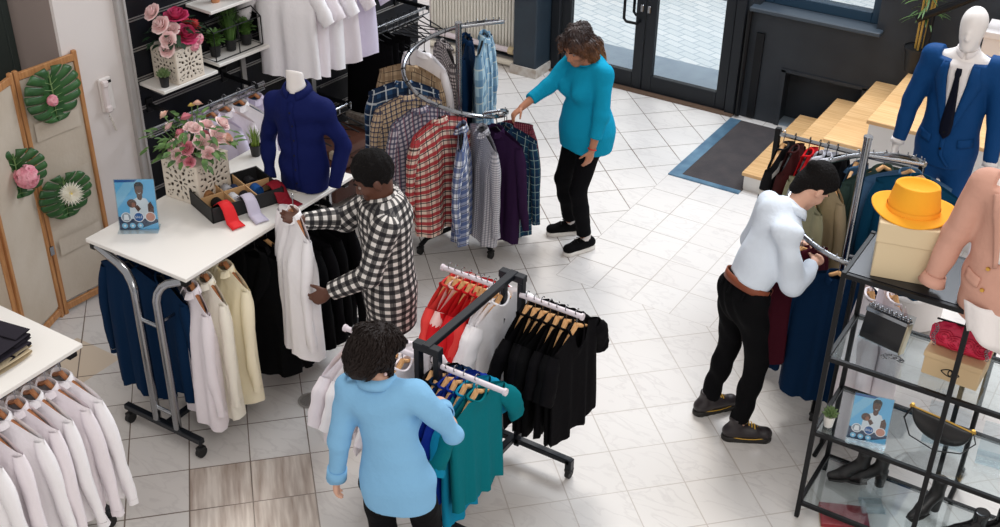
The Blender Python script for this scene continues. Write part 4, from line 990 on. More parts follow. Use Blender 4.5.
    def trousers(s, m, hem=.06, waist=.1, kt=1., fem=False, name='trousers', slim=1., h=.008, rip=.003, hipr=.15, flat=1.35):
        lo, hi = s.bounds(.2); S = SDF(lo, hi, h)
        up_ = (s.chest - s.pel).normalized(); S.cone(s.pel + V((0, 0, -.05)), s.pel + up_ * waist, hipr * .95 * kt, (.118 if fem else .128) * kt, .05, flat=((0, 1, 0), flat), cuts=[(s.pel + up_ * waist, up_)])
        for a, kn, an in ((s.hipr, s.knr, s.anr), (s.hipl, s.knl, s.anl)):
            d = (an - kn).normalized(); end = an - d * hem
            S.cone(a, kn, .086 * kt, .062 * slim, .05); S.cone(kn, kn.lerp(an, .4), .064 * slim, .06 * slim, .02); S.cone(kn.lerp(an, .35), an, .06 * slim, .048 * slim, .02, cuts=[(end, d)])
            S.cone(end - d * .045, end + d * .03, .054 * slim, .054 * slim, .008, cuts=[(end, d)])
        if rip:
            p = s.rd.uniform(0, 6); S.ripple(lambda X, Y, Z: rip * np.sin(34 * Z + 9 * np.sin(9 * X + p) + 12 * Y) * (1 + .5 * np.sin(9 * Z)))
        return S.mesh(name, m, s.root)
    def shoe(s, foot, upper, sole, boot=0., name='shoe', L=.2, laces=None, sole_h=.028, top_m=None):
        a, t = V(foot[0]), V(foot[1]).normalized(); t.z = 0; t.normalize(); sd = t.cross(V((0, 0, 1))); z0 = a.z - .085
        heel = V((a.x, a.y, z0)) - t * .045; toe = V((a.x, a.y, z0)) + t * (L - .03)
        lo = [min(heel[i], toe[i], a[i]) - .08 for i in range(3)]; hi = [max(heel[i], toe[i], a[i]) + .1 + (boot if i == 2 else 0) for i in range(3)]
        S = SDF(lo, hi, .005); u = V((0, 0, 1))
        S.cone(heel + u * .055, toe + u * .045 - t * .03, .042, .043, .02, flat=(u, 1.15)); S.cone(heel + u * .07 + t * .02, toe - t * .1 + u * .06, .042, .04, .02)
        S.cone(heel + t * .035 + u * .07, heel + t * .035 + u * (.1 + boot), .042, .04 if boot else .036, .02, cuts=[(heel + u * (.105 + boot), (0, 0, 1))])
        S.plane((0, 0, z0 + sole_h * .8), (0, 0, -1)); o = S.mesh(name, upper, s.root)
        S = SDF(lo, hi, .005); S.cone(heel + u * .012, toe - t * .035 + u * .012, .044, .048, .02, flat=(u, 1.)); S.ell(heel.lerp(toe, .4) + u * .012, (.03, .03, .03), None, .02)
        S.plane((0, 0, z0), (0, 0, -1)); S.plane((0, 0, z0 + sole_h), (0, 0, 1)); S.mesh('sole', sole, o)
        if laces:
            b = BM()
            for i in range(5):
                c = heel + t * (.085 + .018 * i) + u * (.125 - .012 * i + boot * .25); tube(b, [c - sd * .026 - u * .008, c + u * .004, c + sd * .026 - u * .008], .0035, 5)
            obj('laces', b, laces, o)
        return o
    def hair(s, m, parts, cuts=(), name='hair', h=.006, rip=.004, fr=60, strands=None):
        """parts: ('ell', centre, radii) or ('cone', a, b, ra, rb, flat?) in head space"""
        lo = [s.head[i] - .3 for i in range(3)]; hi = [s.head[i] + .26 for i in range(3)]; S = SDF(lo, hi, h); R = s.hR
        for p in parts:
            if p[0] == 'ell': S.ell(s.hp(p[1]), V(p[2]) * s.hs, R, .02)
            elif p[0] == 'sub': S.ell(s.hp(p[1]), V(p[2]) * s.hs, R, .012, op='sub')
            else: S.cone(s.hp(p[1]), s.hp(p[2]), p[3] * s.hs, p[4] * s.hs, .02, flat=((R.to_3x3() @ V(p[5][0]), p[5][1]) if len(p) > 5 else None))
        R3 = R.to_3x3()
        for p, n in cuts: S.plane(s.hp(p), R3 @ V(n))
        if rip:
            ph = s.rd.uniform(0, 6); S.ripple(lambda X, Y, Z: rip * (np.sin(fr * X + 1.7 * np.sin(fr * .5 * Z) + ph) * np.sin(fr * Y + ph) + .6 * np.sin(fr * .55 * (X + Y) + fr * .3 * Z)))
        o = S.mesh(name, m, s.root)
        if strands:
            n_, L_, flow, lift = strands; rd = s.rd; b = BM(); vs = o.data.vertices
            for i in range(n_):
                v = vs[rd.randrange(len(vs))]; p, n = V(v.co), V(v.normal); q = R3.inverted() @ (p - s.head) / s.hs
                d = R3 @ flow(q); d = d - n * d.dot(n)
                if d.length < 1e-3: continue
                d.normalize(); sd = n.cross(d); w = rd.uniform(-.25, .25); d = (d + sd * w).normalized(); L = L_ * rd.uniform(.6, 1.25)
                tube(b, [p - n * .004, p + d * L * .35 + n * .005, p + d * L * .7 + n * (.004 + lift * .4), p + d * L + n * (lift - .002) + sd * rd.uniform(-.006, .006)], [.003, .0034, .0026, .0005], 4)
            obj('strands', b, m, o, sharp=0)
        return o
    def band(s, c, ax, fr, rx_, ry_, hgt, m, name, thick=.006, open_=.0, fold=False, uvs=True, flare=0.):
        """cloth band round an axis: collars, belts, waistbands"""
        ax = V(ax).normalized(); fr = V(fr); fr = (fr - ax * fr.dot(ax)).normalized(); sd = fr.cross(ax); b = BM(); N = 30
        prof = [(0, 0), (thick * .4, hgt)] if not fold else [(0, 0), (.002, hgt), (.006, hgt * 1.12), (.018, hgt * .6), (.026, -.1 * hgt)]
        def f(u, v):
            a = lerp(open_, 2 * PI - open_, u); n = fr * math.cos(a) * ry_ + sd * math.sin(a) * rx_; p = prof[min(int(round(v * (len(prof) - 1))), len(prof) - 1)]
            dn = (fr * math.cos(a) + sd * math.sin(a)); front = max(0, math.cos(a)) if open_ else 0
            return V(c) + n + dn * (p[0] + flare * v) + ax * (p[1] - .02 * front ** 2 * (1 if fold else 0))
        grid(b, f, N, len(prof) - 1, closed_u=(open_ == 0), uvf=lambda u, v: (u * .4, v * .07)); return obj(name, b, m, s.root, sharp=0, solid=thick)
    def strip(s, name, m, A, B, off=.006, N=10, Mx=3, S=None, thick=.003, sign=1):
        """cloth strip lying on the front of the clothed torso between two polylines of (x,z)"""
        S = S or s.S
        def at(L, t):
            t = t * (len(L) - 1); i = min(int(t), len(L) - 2); f = t - i; return lerp(L[i][0], L[i + 1][0], f), lerp(L[i][1], L[i + 1][1], f)
        b = BM(); last = [0.]
        def f(u, v):
            a, c = at(A, v), at(B, v); x, z = lerp(a[0], c[0], u), lerp(a[1], c[1], u); y = S.front(x, z, sign)
            if y is None: y = last[0]
            last[0] = y; return V((x, y + off * sign, z))
        grid(b, f, Mx, N, uvf=lambda u, v: (u * .05, v * .5)); return obj(name, b, m, s.root, sharp=0, solid=thick)

R3 = lambda x=0, y=0, z=0: (rz(z) @ rx(x) @ ry(y))     # head turned by z, nodding x (negative looks down), tilted y
def facing(fx, fy): return math.atan2(-fx, fy)
# ---------------------------------------------------------------- man in the black and white plaid shirt
pm = thing('person', 'man in black and white plaid shirt holding up a white shirt by the long table', 'person', (-3.385, 4.325, 0), facing(-.80, -.60)); pm.scale = (.99,) * 3
bpy.context.view_layer.update(); f = Fig(pm, 1.10, .19, 3)
rh, lh = f.local((-3.83, 4.14, 1.30)), f.local((-3.53, 3.985, 1.03))
f.pose((0, .0, .95), (0, .01, 1.40), (0, .025, 1.50), (0, .06, 1.625), R3(-.5, 0, .05), rh, lh, (.5, -.1, -1), (-.35, -.7, -.8), ((.12, 0, .085), (.15, 1, 0)), ((-.11, .03, .085), (-.2, 1, 0)))
d1 = f.local((-3.97, 4.25, 1.33)) - f.wrr; d2 = (f.wrl - f.ell_).normalized()
f.skin(SKIN['dark'], hands=[dict(w=f.wrr, d=(-.15, .9, .35), n=(-.6, .1, .5), thumb=(0, .2, 1), curl=.45), dict(w=f.wrl, d=d2 + V((.05, .1, -.2)), n=(.9, 0, -.25), thumb=(.1, .5, .9), curl=.5, k=1.0)]); f.face()
f.top(F['manplaid'], hem_z=.72, bones=True, kt=1.2, wide=.01, flat=1.28, cuff=.015, rip=.005, hipw=.15)
f.trousers(fabric('cloth_dark_jeans', (30, 40, 66)), kt=.95)
f.band(f.neck + V((0, -.005, -.002)), (0, .16, 1), (0, 1, 0), .068, .068, .034, F['manplaid'], 'collar', fold=True, open_=.35)
f.strip('placket', F['manplaid'], [(-.018, 1.44), (-.018, .82)], [(.018, 1.44), (.018, .82)], .004, 16, 2)
f.hair(HAIR['black'], [('ell', (0, -.018, .042), (.085, .103, .104))], cuts=[((0, .072, .05), (0, 1, -.55)), ((0, -.02, -.055), (0, .25, -1))], rip=.0035, fr=110)
bm_ = fabric('cloth_trainer_black', (14, 14, 16)); sl_ = mat('white_sole', (226, 222, 216), .6)
for ft in (f.rf, f.lf): f.shoe(ft, bm_, sl_)
b = BM(); tube(b, [f.hp((x, .074 + .008 * math.cos(x * 60), -.088 - abs(x) * .3)) for x in (-.03, -.015, 0, .015, .03)], .006, 6); obj('goatee', b, HAIR['black'], pm)
# the shirt and hanger he holds
hx = T(-3.88, 4.15, 1.42) @ rz(PI - .5) @ rx(.03)
garment('held_shirt', 'white long shirt on a hanger held up by the man in plaid', 'shirt', F['white'], hx, W=.46, L=.94, sleeve='long', neck='shirt', th=.08, seed=400, slen=.62, spread=.0)
hanger('wooden hanger with tall hook in the white shirt the plaid man holds', hx, 'brown', W=.34)

# ---------------------------------------------------------------- woman in the light blue cardigan, seen from behind
pw = thing('person', 'dark haired woman in light blue long sleeved top seen from behind', 'person', (-2.47, 3.12, 0), facing(-.36, .93))
bpy.context.view_layer.update(); f = Fig(pw, 1.03, .15, 5)
f.pose((.02, -.01, .91), (-.03, .01, 1.335), (-.058, .025, 1.42), (-.075, .05, 1.535), R3(-.3, .12, -.5), (.15, .30, 1.10), (-.27, -.02, .79), (.8, -.6, -.6), (-.25, -1, 0), ((.1, .03, .085), (.1, 1, 0)), ((-.1, -.05, .085), (-.1, 1, 0)), ua=.275, fa=.24)
f.skin(SKIN['fair'], fem=True, hands=[dict(w=f.wrr, d=(f.wrr - f.elr), n=(0, -.3, -1), thumb=(-1, 0, 0), curl=.4, k=.8), dict(w=f.wrl, d=(f.wrl - f.ell_) + V((0, .03, -.05)), n=(1, .2, 0), thumb=(0, 1, .1), curl=.35, k=.8)]); f.face()
lb = fabric('cloth_light_blue', (132, 184, 222))
f.top(lb, hem_z=.80, fem=True, kt=1.0, bust=.07, cuff=.012, hipw=.158, rip=.009)
f.band(f.neck + V((0, -.004, .0)), (0, .16, 1), (0, 1, 0), .063, .062, .032, lb, 'collar', fold=True, open_=.4)
for w_, e_ in ((f.wrr, f.elr), (f.wrl, f.ell_)):
    d = (w_ - e_).normalized(); f.band(w_ - d * .075, d, (0, 1, .3), .042, .042, .06, lb, 'cuff', thick=.005)
f.trousers(fabric('cloth_black_trousers', (14, 13, 16)), fem=True, hipr=.14, kt=.95)
f.hair(HAIR['darkbrown'], [('ell', (0, -.025, .035), (.092, .108, .108)), ('ell', (0, -.06, -.02), (.08, .065, .08)), ('cone', (0, -.07, -.05), (0, -.062, -.085), .05, .032, ((0, 1, 0), 1.5)), ('ell', (.02, .02, .075), (.075, .07, .06)), ('cone', (-.074, .02, .02), (-.078, .03, -.05), .02, .012), ('cone', (.074, .02, .02), (.078, .03, -.04), .02, .012)], cuts=[((0, .07, .0), (0, 1, -.35)), ((0, -.05, -.082), (0, .1, -1))], rip=.006, fr=52, strands=(1500, .036, lambda q: V((q.x * 3, -.2 + (q.y + .02) * 6, -1.0)) * (1 if q.z > -.045 else 0), -.001))
for sx_ in (-1, 1):
    b = BM(); ball(b, f.hp((sx_ * .084, .0, -.045)), .008, seg=8, rings=6); obj('earring', b, mat('pink_stud', (226, 196, 196), .3), pw)
for ft in (f.rf, f.lf): f.shoe(ft, bm_, sl_)

# ---------------------------------------------------------------- woman in turquoise
pt = thing('person', 'woman in turquoise top and black leggings touching a maroon shirt', 'person', (-3.475, 6.725, 0), facing(-.46, -.88))
bpy.context.view_layer.update(); f = Fig(pt, 1.08, .17, 7)
rh = f.local((-3.82, 6.38, 1.10)); lh = f.local((-3.315, 6.50, .86)); rfo, lfo = f.local((-3.60, 6.79, .085)), f.local((-3.395, 6.64, .085))
f.pose((0, .0, .93), (0, .005, 1.34), (.0, .03, 1.43), (.02, .10, 1.54), R3(-.5, 0, .3), rh, lh, (.7, -.3, -1), (-.5, -.7, .1), ((rfo.x, rfo.y, .085), (.35, 1, 0)), ((lfo.x, lfo.y, .085), (-.02, 1, 0)), ua=.275, fa=.245)
tq = fabric('cloth_turquoise', (18, 148, 184))
f.skin(SKIN['tan'], fem=True, hands=[dict(w=f.wrr, d=(f.wrr - f.elr) + V((0, .05, -.03)), n=(-.3, .1, -1), thumb=(-1, .2, 0), curl=.55, k=.82), dict(w=f.wrl, d=(f.wrl - f.ell_) + V((0, .04, -.1)), n=(1, .1, 0), thumb=(0, 1, .1), curl=.35, k=.82)]); f.face()
f.top(tq, hem_z=.80, fem=True, kt=1.27, bust=.115, cuff=.09, hipw=.168, belly=.03, rip=.006, neck_cut=-.005, wide=.006, flat=1.25)
f.band(f.neck + V((0, .002, -.016)), (0, .3, 1), (0, 1, 0), .068, .066, .014, tq, 'neckband', thick=.006)
f.trousers(fabric('cloth_black_leggings', (13, 13, 16)), fem=True, hem=.05, kt=1.04, slim=.98, hipr=.168, rip=.0015)
f.hair(HAIR['ombre'], [('ell', (0, -.02, .035), (.088, .106, .104)), ('ell', (0, -.06, -.03), (.1, .07, .1)), ('cone', (.085, -.02, .01), (.092, .0, -.15), .04, .028), ('cone', (-.085, -.02, .01), (-.095, .0, -.17), .042, .03), ('cone', (.05, -.08, -.04), (.055, -.08, -.18), .05, .032), ('cone', (-.05, -.08, -.04), (-.055, -.085, -.19), .05, .034), ('cone', (.045, .06, .085), (.08, .055, 0), .03, .022), ('cone', (-.045, .06, .085), (-.082, .05, 0), .03, .022), ('sub', (0, .1, -.03), (.055, .05, .09))], rip=.005, fr=44, strands=(1000, .05, lambda q: V((q.x * 4, (q.y + .02) * 4, -1.2)), -.005))
gm = fabric('cloth_grey_sock', (214, 208, 206))
for ft in (f.rf, f.lf):
    f.shoe(ft, bm_, sl_, laces=M['black_plastic'], sole_h=.034)
    b = BM(); tube(b, [V(ft[0]) + V((0, 0, .0)), V(ft[0]) + V((0, 0, .055))], .041, 12); obj('sock', b, gm, pt)
b = BM(); w_ = f.wrl; e_ = f.ell_; d = (w_ - e_).normalized(); s_, u_ = frame_at(d); tube(b, [w_ - d * .012 + s_ * .028 * math.cos(a * PI / 8) + u_ * .028 * math.sin(a * PI / 8) for a in range(16)], .004, 6, closed=True); obj('bracelet', b, mat('red_cord', (190, 40, 34), .7), pt)

# ---------------------------------------------------------------- man stooping over the jackets
pr = thing('person', 'man in pale blue shirt and black jeans stooping over a dark jacket', 'person', (-1.757, 5.336, 0), facing(.52, .85))
bpy.context.view_layer.update(); f = Fig(pr, 1.02, .165, 9)
rfo, lfo = f.local((-1.64, 5.27, .085)), f.local((-1.885, 5.40, .085)); rh = f.local((-1.46, 5.60, 1.09)); lh = f.local((-1.63, 5.80, 1.06))
hc = f.local((-1.565, 5.715, 1.475)); nk = f.local((-1.62, 5.575, 1.385)); ch = f.local((-1.66, 5.49, 1.315)); pl = f.local((-1.745, 5.345, .94))
f.pose(pl, ch, nk, hc, R3(-.9, 0, -.12), rh, lh, (.55, -.5, -1), (-.5, -.4, -1), ((rfo.x, rfo.y, .085), (.55, 1, 0)), ((lfo.x, lfo.y, .085), (.1, 1, 0)), twist=-.38)
ps = fabric('cloth_pale_blue_shirt', (220, 229, 240))
f.skin(SKIN['fair'], hands=[dict(w=f.wrr, d=(f.wrr - f.elr) + V((0, .03, -.05)), n=(-.6, .2, -.8), thumb=(-.5, .3, .6), curl=.6), dict(w=f.wrl, d=(f.wrl - f.ell_), n=(.6, .2, -.8), thumb=(.5, .3, .6), curl=.6)], kr=.82); f.face()
f.top(ps, kt=1.06, hem_z=(f.pel + (f.chest - f.pel).normalized() * .088, -(f.chest - f.pel).normalized()), cuff=.03, hipw=.126, rip=.011, wide=.006)
f.band(f.neck + V((0, -.01, -.002)), V((0, .55, .85)), (0, 1, -.4), .07, .07, .036, ps, 'collar', fold=True, open_=.35)
bj = fabric('cloth_black_jeans', (13, 13, 15))
f.trousers(bj, hem=.04, waist=.07, kt=1.0, slim=1.02, rip=.004)
upx = (f.chest - f.pel).normalized()
bl = f.band(f.pel + upx * .032, upx, (0, 1, 0), .150, .117, .046, mat('brown_leather_belt', (132, 66, 38), .45, bump=(30, .2, .003)), 'belt', thick=.006)
b = BM()
for a in (2.5, 3.14, 3.78, 1.3, 5.0):
    c = f.pel + upx * .03 + V((math.sin(a) * .153, math.cos(a) * .119, 0)); tube(b, [c - upx * .012, c + upx * .05], .009, 6, flat=(1, .5))
obj('belt_loops', b, bj, pr)
b = BM(); tube(b, [f.neck + V((math.sin(a) * .083, math.cos(a) * .083 - .005, .008 + .05 * (-math.cos(a)) * .35 - .055 * max(0, math.cos(a)))) for a in [k * PI / 12 for k in range(24)]], .0065, 6, closed=True, flat=(.4, 1)); obj('lanyard', b, mat('blue_lanyard', (30, 70, 160), .6), pr)
f.hair(HAIR['black'], [('ell', (0, -.018, .045), (.084, .104, .102)), ('ell', (0, .03, .08), (.07, .075, .055)), ('ell', (0, -.115, .06), (.032, .03, .032)), ('cone', (0, -.08, -.02), (0, -.075, -.07), .06, .045, ((0, 1, 0), 1.5))], cuts=[((0, .09, .06), (0, 1, -.5)), ((0, -.0, -.075), (0, .5, -1))], rip=.001, fr=56)
bt = mat('dark_boot_leather', (44, 38, 40), .4, bump=(40, .2, .003)); bs_ = mat('black_boot_sole', (30, 27, 24), .6); yl = mat('yellow_lace', (206, 160, 50), .7)
for ft in (f.rf, f.lf):
    o = f.shoe(ft, bt, bs_, boot=.05, name='boot', laces=yl, L=.22, sole_h=.032)
    a, t = V(ft[0]), V(ft[1]).normalized(); b = BM(); h0 = V((a.x, a.y, .033)) - t * .045; sd = t.cross(V((0, 0, 1)))
    pts = [h0 + t * (.11 + .13 * math.cos(q)) + sd * .049 * math.sin(q) for q in [k * PI / 10 for k in range(20)]]; tube(b, pts, .003, 4, closed=True); obj('welt', b, yl, o)

# ================================================================ mannequins
def clothed_bust(nm, label, loc, rot, shirt_m, arms, seed, hem, neck_h=.08, sw=.175, kt=1., wide=0., base=True, cap=True, fem=False, sleeves=True, shz=.035):
    root = thing(nm, label, 'mannequin', loc, rot); bpy.context.view_layer.update(); f = Fig(root, 1., sw, seed); f.shz = shz
    f.pose((0, 0, .16), (0, .01, .56), (0, .015, .655), (0, .03, .78), R3(), arms[0], arms[1], (.6, -.8, .1), (-.6, -.8, .1), ((.1, 0, -.4), (0, 1, 0)), ((-.1, 0, -.4), (0, 1, 0)))
    S = SDF((-.3, -.25, 0), (.3, .25, .9), .007); w = .9 if fem else 1.
    S.cone((0, 0, .02), (0, 0, .2), .13 * w, .125 * w, .04, flat=((0, 1, 0), 1.4)); S.cone((0, 0, .2), (0, .01, .5), .12 * w, .135 * w, .05, flat=((0, 1, 0), 1.4)); S.cone(f.shl, f.shr, .045, .045, .05); S.cone((0, .01, .58), (0, .015, .66), .08, .058, .04); S.cone((0, .015, .64), (0, .03, .66 + neck_h), .056, .05, .02, cuts=[((0, .03, .66 + neck_h), (0, -.55 if cap else 0, 1))])
    S.plane((0, 0, .0), (0, 0, -1)); S.mesh('torso_form', M['mannequin'], root)
    return root, f

# navy shirt bust on the long table
root, f = clothed_bust('bust_mannequin', 'headless white bust wearing a navy blue buttoned shirt on the long table', (-4.235, 4.65, 1.152), facing(.28, -.96), None, ((.215, .05, .06), (-.215, .05, .06)), 21, 0, neck_h=.12, sw=.152, shz=.0)
root.scale = (.95,) * 3
nv = fabric('cloth_navy_shirt', (19, 28, 80), .7)
f.top(nv, hem_z=.01, kt=.97, cuff=.0, rip=.006, hipw=.15, sl=.88, neck_cut=.01)
f.band(f.neck + V((0, .0, .0)), (0, .12, 1), (0, 1, 0), .066, .066, .036, nv, 'collar', fold=True, open_=.3)
f.strip('placket', nv, [(-.018, .62), (-.018, .03)], [(.018, .62), (.018, .03)], .004, 16, 2)
for k in range(6):
    z = .56 - k * .095; y = f.S.front(0, z); b = BM(); lathe(b, [(.006, 0), (.006, .003)], 8, T(0, y + .006, z) @ rx(-PI / 2)); obj('button', b, M['black_plastic'], root)

# suit mannequin
sm = thing('suit_mannequin', 'white faceless mannequin in a blue suit, white shirt and dark tie by the steps', 'mannequin', (-1.165, 7.05, .03), facing(-.02, -1)); sm.scale = (1.05,) * 3
bpy.context.view_layer.update(); f = Fig(sm, .97, .18, 23)
Z0 = .22
f.pose((0, 0, .98 + Z0), (0, .01, 1.46 + Z0), (0, .015, 1.56 + Z0), (0, .03, 1.70 + Z0), R3(-.02, 0, 0), (.275, .08, .885 + Z0), (-.275, .08, .885 + Z0), (.6, -.8, .1), (-.6, -.8, .1), ((.1, 0, .085 + Z0), (.15, 1, 0)), ((-.1, 0, .085 + Z0), (-.15, 1, 0)), ua=.3, fa=.27)
f.skin(M['mannequin'], hands=[dict(w=f.wrr, d=(0, .15, -1), n=(-1, 0, 0), thumb=(0, 1, 0), curl=.2, k=1.05), dict(w=f.wrl, d=(0, .15, -1), n=(1, 0, 0), thumb=(0, 1, 0), curl=.2, k=1.05)], blank=True, name='mannequin_body')
su = fabric('cloth_blue_suit', (20, 66, 118), .6); ws = fabric('cloth_suit_white_shirt', (234, 228, 226)); tie_m = fabric('cloth_dark_tie', (18, 20, 34), .5)
f.trousers(su, hem=.02, rip=.0015); 
f.top(su, hem_z=.885 + Z0, kt=1.08, cuff=.035, rip=.0025, hipw=.152, neck_cut=-.038, sl=.95, name='jacket')
zc = 1.47 + Z0
f.strip('shirt_front', ws, [(-.062, zc + .088), (-.052, zc - .06), (-.012, zc - .33)], [(.062, zc + .088), (.052, zc - .06), (.03, zc - .33)], .007, 14, 6)
f.strip('tie', tie_m, [(-.014, zc + .03), (-.018, zc + .0), (-.013, zc - .02), (-.032, zc - .3), (-.028, zc - .37), (0, zc - .40)], [(.014, zc + .03), (.018, zc + .0), (.013, zc - .02), (.038, zc - .3), (.034, zc - .37), (.006, zc - .40)], .014, 18, 3, thick=.006)
for sx_ in (-1, 1):
    f.strip('lapel', su, [(sx_ * .062, zc + .06), (sx_ * .056, zc - .06), (sx_ * .012, zc - .34)], [(sx_ * .10, zc + .045), (sx_ * .13, zc - .075), (sx_ * .03, zc - .345)], .010, 12, 3, thick=.006)
    f.strip('pocket_flap', su, [(sx_ * .075, zc - .40), (sx_ * .08, zc - .45)], [(sx_ * .15, zc - .39), (sx_ * .155, zc - .44)], .007, 3, 4, thick=.005)
f.strip('front_edge', su, [(-.004, zc - .34), (-.01, zc - .5), (-.06, .9 + Z0)], [(.022, zc - .34), (.012, zc - .5), (-.04, .9 + Z0)], .006, 8, 2, thick=.005)
f.band(f.neck + V((0, .006, -.012)), (0, .25, 1), (0, 1, 0), .060, .062, .045, ws, 'shirt_collar', open_=.12, flare=-.006)
for w_, e_ in ((f.wrr, f.elr), (f.wrl, f.ell_)):
    d = (w_ - e_).normalized(); f.band(w_ - d * .04, d, (0, 1, .3), .037, .037, .03, ws, 'shirt_cuff', thick=.004)
for k in range(2):
    z = zc - .36 - k * .1; y = f.S.front(.01, z); b = BM(); lathe(b, [(.008, 0), (.008, .003)], 8, T(.006, y + .014, z) @ rx(-PI / 2)); obj('button', b, M['black_plastic'], sm)
b = BM(); lathe(b, [(.2, 0), (.2, Z0 - .01), (.19, Z0)], 28); obj('plinth', b, M['mannequin'], sm)

# dusty pink blazer bust standing on the shelf
root, f = clothed_bust('bust_mannequin', 'bust wearing a dusty pink blazer over a white shirt on the shelf top', (-.45, 4.905, 1.553), facing(-.10, -1), None, ((.30, .05, .03), (-.30, .05, .03)), 25, 0)
root.scale = (.96,) * 3
bz = fabric('cloth_pink_blazer', (206, 158, 140), .75)
f.top(bz, hem_z=-.06, kt=1.1, cuff=-.01, rip=.004, hipw=.155, neck_cut=-.03, sl=1.1, name='blazer')
f.strip('shirt_front', ws, [(-.058, .62), (-.012, .30)], [(.058, .62), (.03, .30)], .007, 12, 6)
for sx_ in (-1, 1):
    f.strip('lapel', bz, [(sx_ * .06, .63), (sx_ * .012, .28)], [(sx_ * .11, .61), (sx_ * .03, .275)], .01, 10, 3, thick=.006)
    f.strip('pocket_flap', bz, [(sx_ * .07, .2), (sx_ * .075, .15)], [(sx_ * .15, .21), (sx_ * .155, .16)], .007, 3, 4, thick=.006)
    for k in range(2):
        z = .26 - k * .11; y = f.S.front(sx_ * .05, z)
        if y: b = BM(); lathe(b, [(.011, 0), (.009, .005), (0, .006)], 10, T(sx_ * .05, y + .006, z) @ rx(-PI / 2)); obj('gold_button', b, M['gold'], root)
b = BM(); grid(b, lambda u, v: V((lerp(-.17, .12 - .06 * v, u) * (1 + .12 * v), .125 + .02 * v + .012 * math.sin(11 * u), lerp(.06, -.07 - .07 * abs(math.sin(u * PI * .9 + .5)), v))), 14, 6); obj('shirt_tail', b, ws, root, sharp=0, solid=.004)
for w_, e_ in ((f.wrr, f.elr), (f.wrl, f.ell_)):
    d = (w_ - e_).normalized(); f.band(w_ - d * .03, d, (0, 1, .3), .048, .048, .05, bz, 'turned_cuff', thick=.006, flare=.012)
# ================================================================ flowers, leaves, pots
FM = {k: mat('petal_' + k, c, .6, vary=(30, c2)) for k, c, c2 in (('blush', (248, 208, 208), (250, 230, 226)), ('pink', (226, 130, 150), (240, 176, 186)), ('magenta', (188, 40, 92), (216, 84, 124)), ('red', (206, 44, 56), (226, 92, 92)), ('white', (240, 234, 214), (250, 246, 234)), ('peach', (236, 186, 166), (244, 214, 196)), ('yellow', (226, 196, 90), (240, 222, 140)))}

def bloom(b, c, n, r, layers=4, seed=0, open_=1.):
    """a rose of cupped petals round the direction n"""
    rd = random.Random(seed); n = V(n).normalized(); s, u = frame_at(n); c = V(c)
    for L in range(layers):
        k = 3 + L; q = (L + 1) / layers; rr = r * q
        for i in range(k):
            a0 = 2 * PI * (i + .5 * L) / k + rd.uniform(-.2, .2); w = 2.3 / k * 1.9
            tilt = lerp(.2, .92 * open_, q)
            def f(p, t):
                a = a0 + (p - .5) * w * 2 * (1 - .2 * t); rad = rr * (.3 + .7 * math.sin(t * PI / 2) ** (.8 + .4 * q)) * (1 + .06 * math.cos(p * 2 * PI) * -t) * open_ ** .5; h = r * ((1.05 - .62 * q) * t + .10 * math.sin(p * PI) * t - .22 * q * q * t ** 4)
                return c + (s * math.cos(a) + u * math.sin(a)) * rad + n * (h - .25 * r)
            grid(b, f, 4, 3)

def leaf(b, p, d, n, L, w, curl=.2, fold=.15):
    d = V(d).normalized(); n = V(n); n = (n - d * n.dot(d)).normalized(); s = d.cross(n); p = V(p)
    def f(u, t):
        x = (u - .5) * 2; wd = w * math.sin(PI * min(1, t * .96 + .02)) ** .8 * (1.1 - .4 * t)
        return p + d * L * t + s * x * wd + n * (-curl * L * t * t + fold * abs(x) * wd)
    grid(b, f, 2, 6)

def lattice_pot(label, loc, rot, S=.26, Hh=.22, group=None):
    root = thing('lattice_pot', label, 'plant pot', loc, rot, group); t = .006
    def hole(x, y):                                        # x,y in -1..1: floral cut-outs
        r = math.hypot(x, y); a = math.atan2(y, x)
        if max(abs(x), abs(y)) > .86: return False
        if r < .1: return True
        if .17 < r < .40 and math.cos(8 * a) > .25 + .4 * abs(r - .28) / .12: return True
        if .46 < r < .66 and math.cos(8 * a + PI) > .45 + .4 * abs(r - .56) / .1: return True
        if .7 < r < .86 and math.cos(16 * a) > .5: return True
        X, Y = abs(x), abs(y); rc = math.hypot(X - .72, Y - .72); ac = math.atan2(Y - .72, X - .72)
        return .05 < rc < .15 and math.cos(4 * ac) > .1
    for k in range(4):
        b = BM(); N = 46; M_ = rz(k * PI / 2) @ T(0, -S / 2, 0); vs = {}
        def vt(i, j):
            if (i, j) not in vs: vs[(i, j)] = b.verts.new(M_ @ V(((i / N - .5) * S, 0, j / N * Hh)))
            return vs[(i, j)]
        for i in range(N):
            for j in range(N):
                if not hole((i + .5) / N * 2 - 1, (j + .5) / N * 2 - 1): b.faces.new((vt(i, j), vt(i + 1, j), vt(i + 1, j + 1), vt(i, j + 1)))
        obj('lattice_side', b, M['cream_pot'], root, solid=t, recalc=False, sharp=.3)
    b = BM(); bx(b, (0, 0, Hh + .0), (S + .01, S + .01, .008), bev=.002); c = S - .05
    obj('rim', b, M['cream_pot'], root)
    b = BM(); bx(b, (0, 0, Hh / 2 - .002), (S - .035, S - .035, Hh - .012)); obj('inner_liner', b, M['pot_inner'], root)
    return root

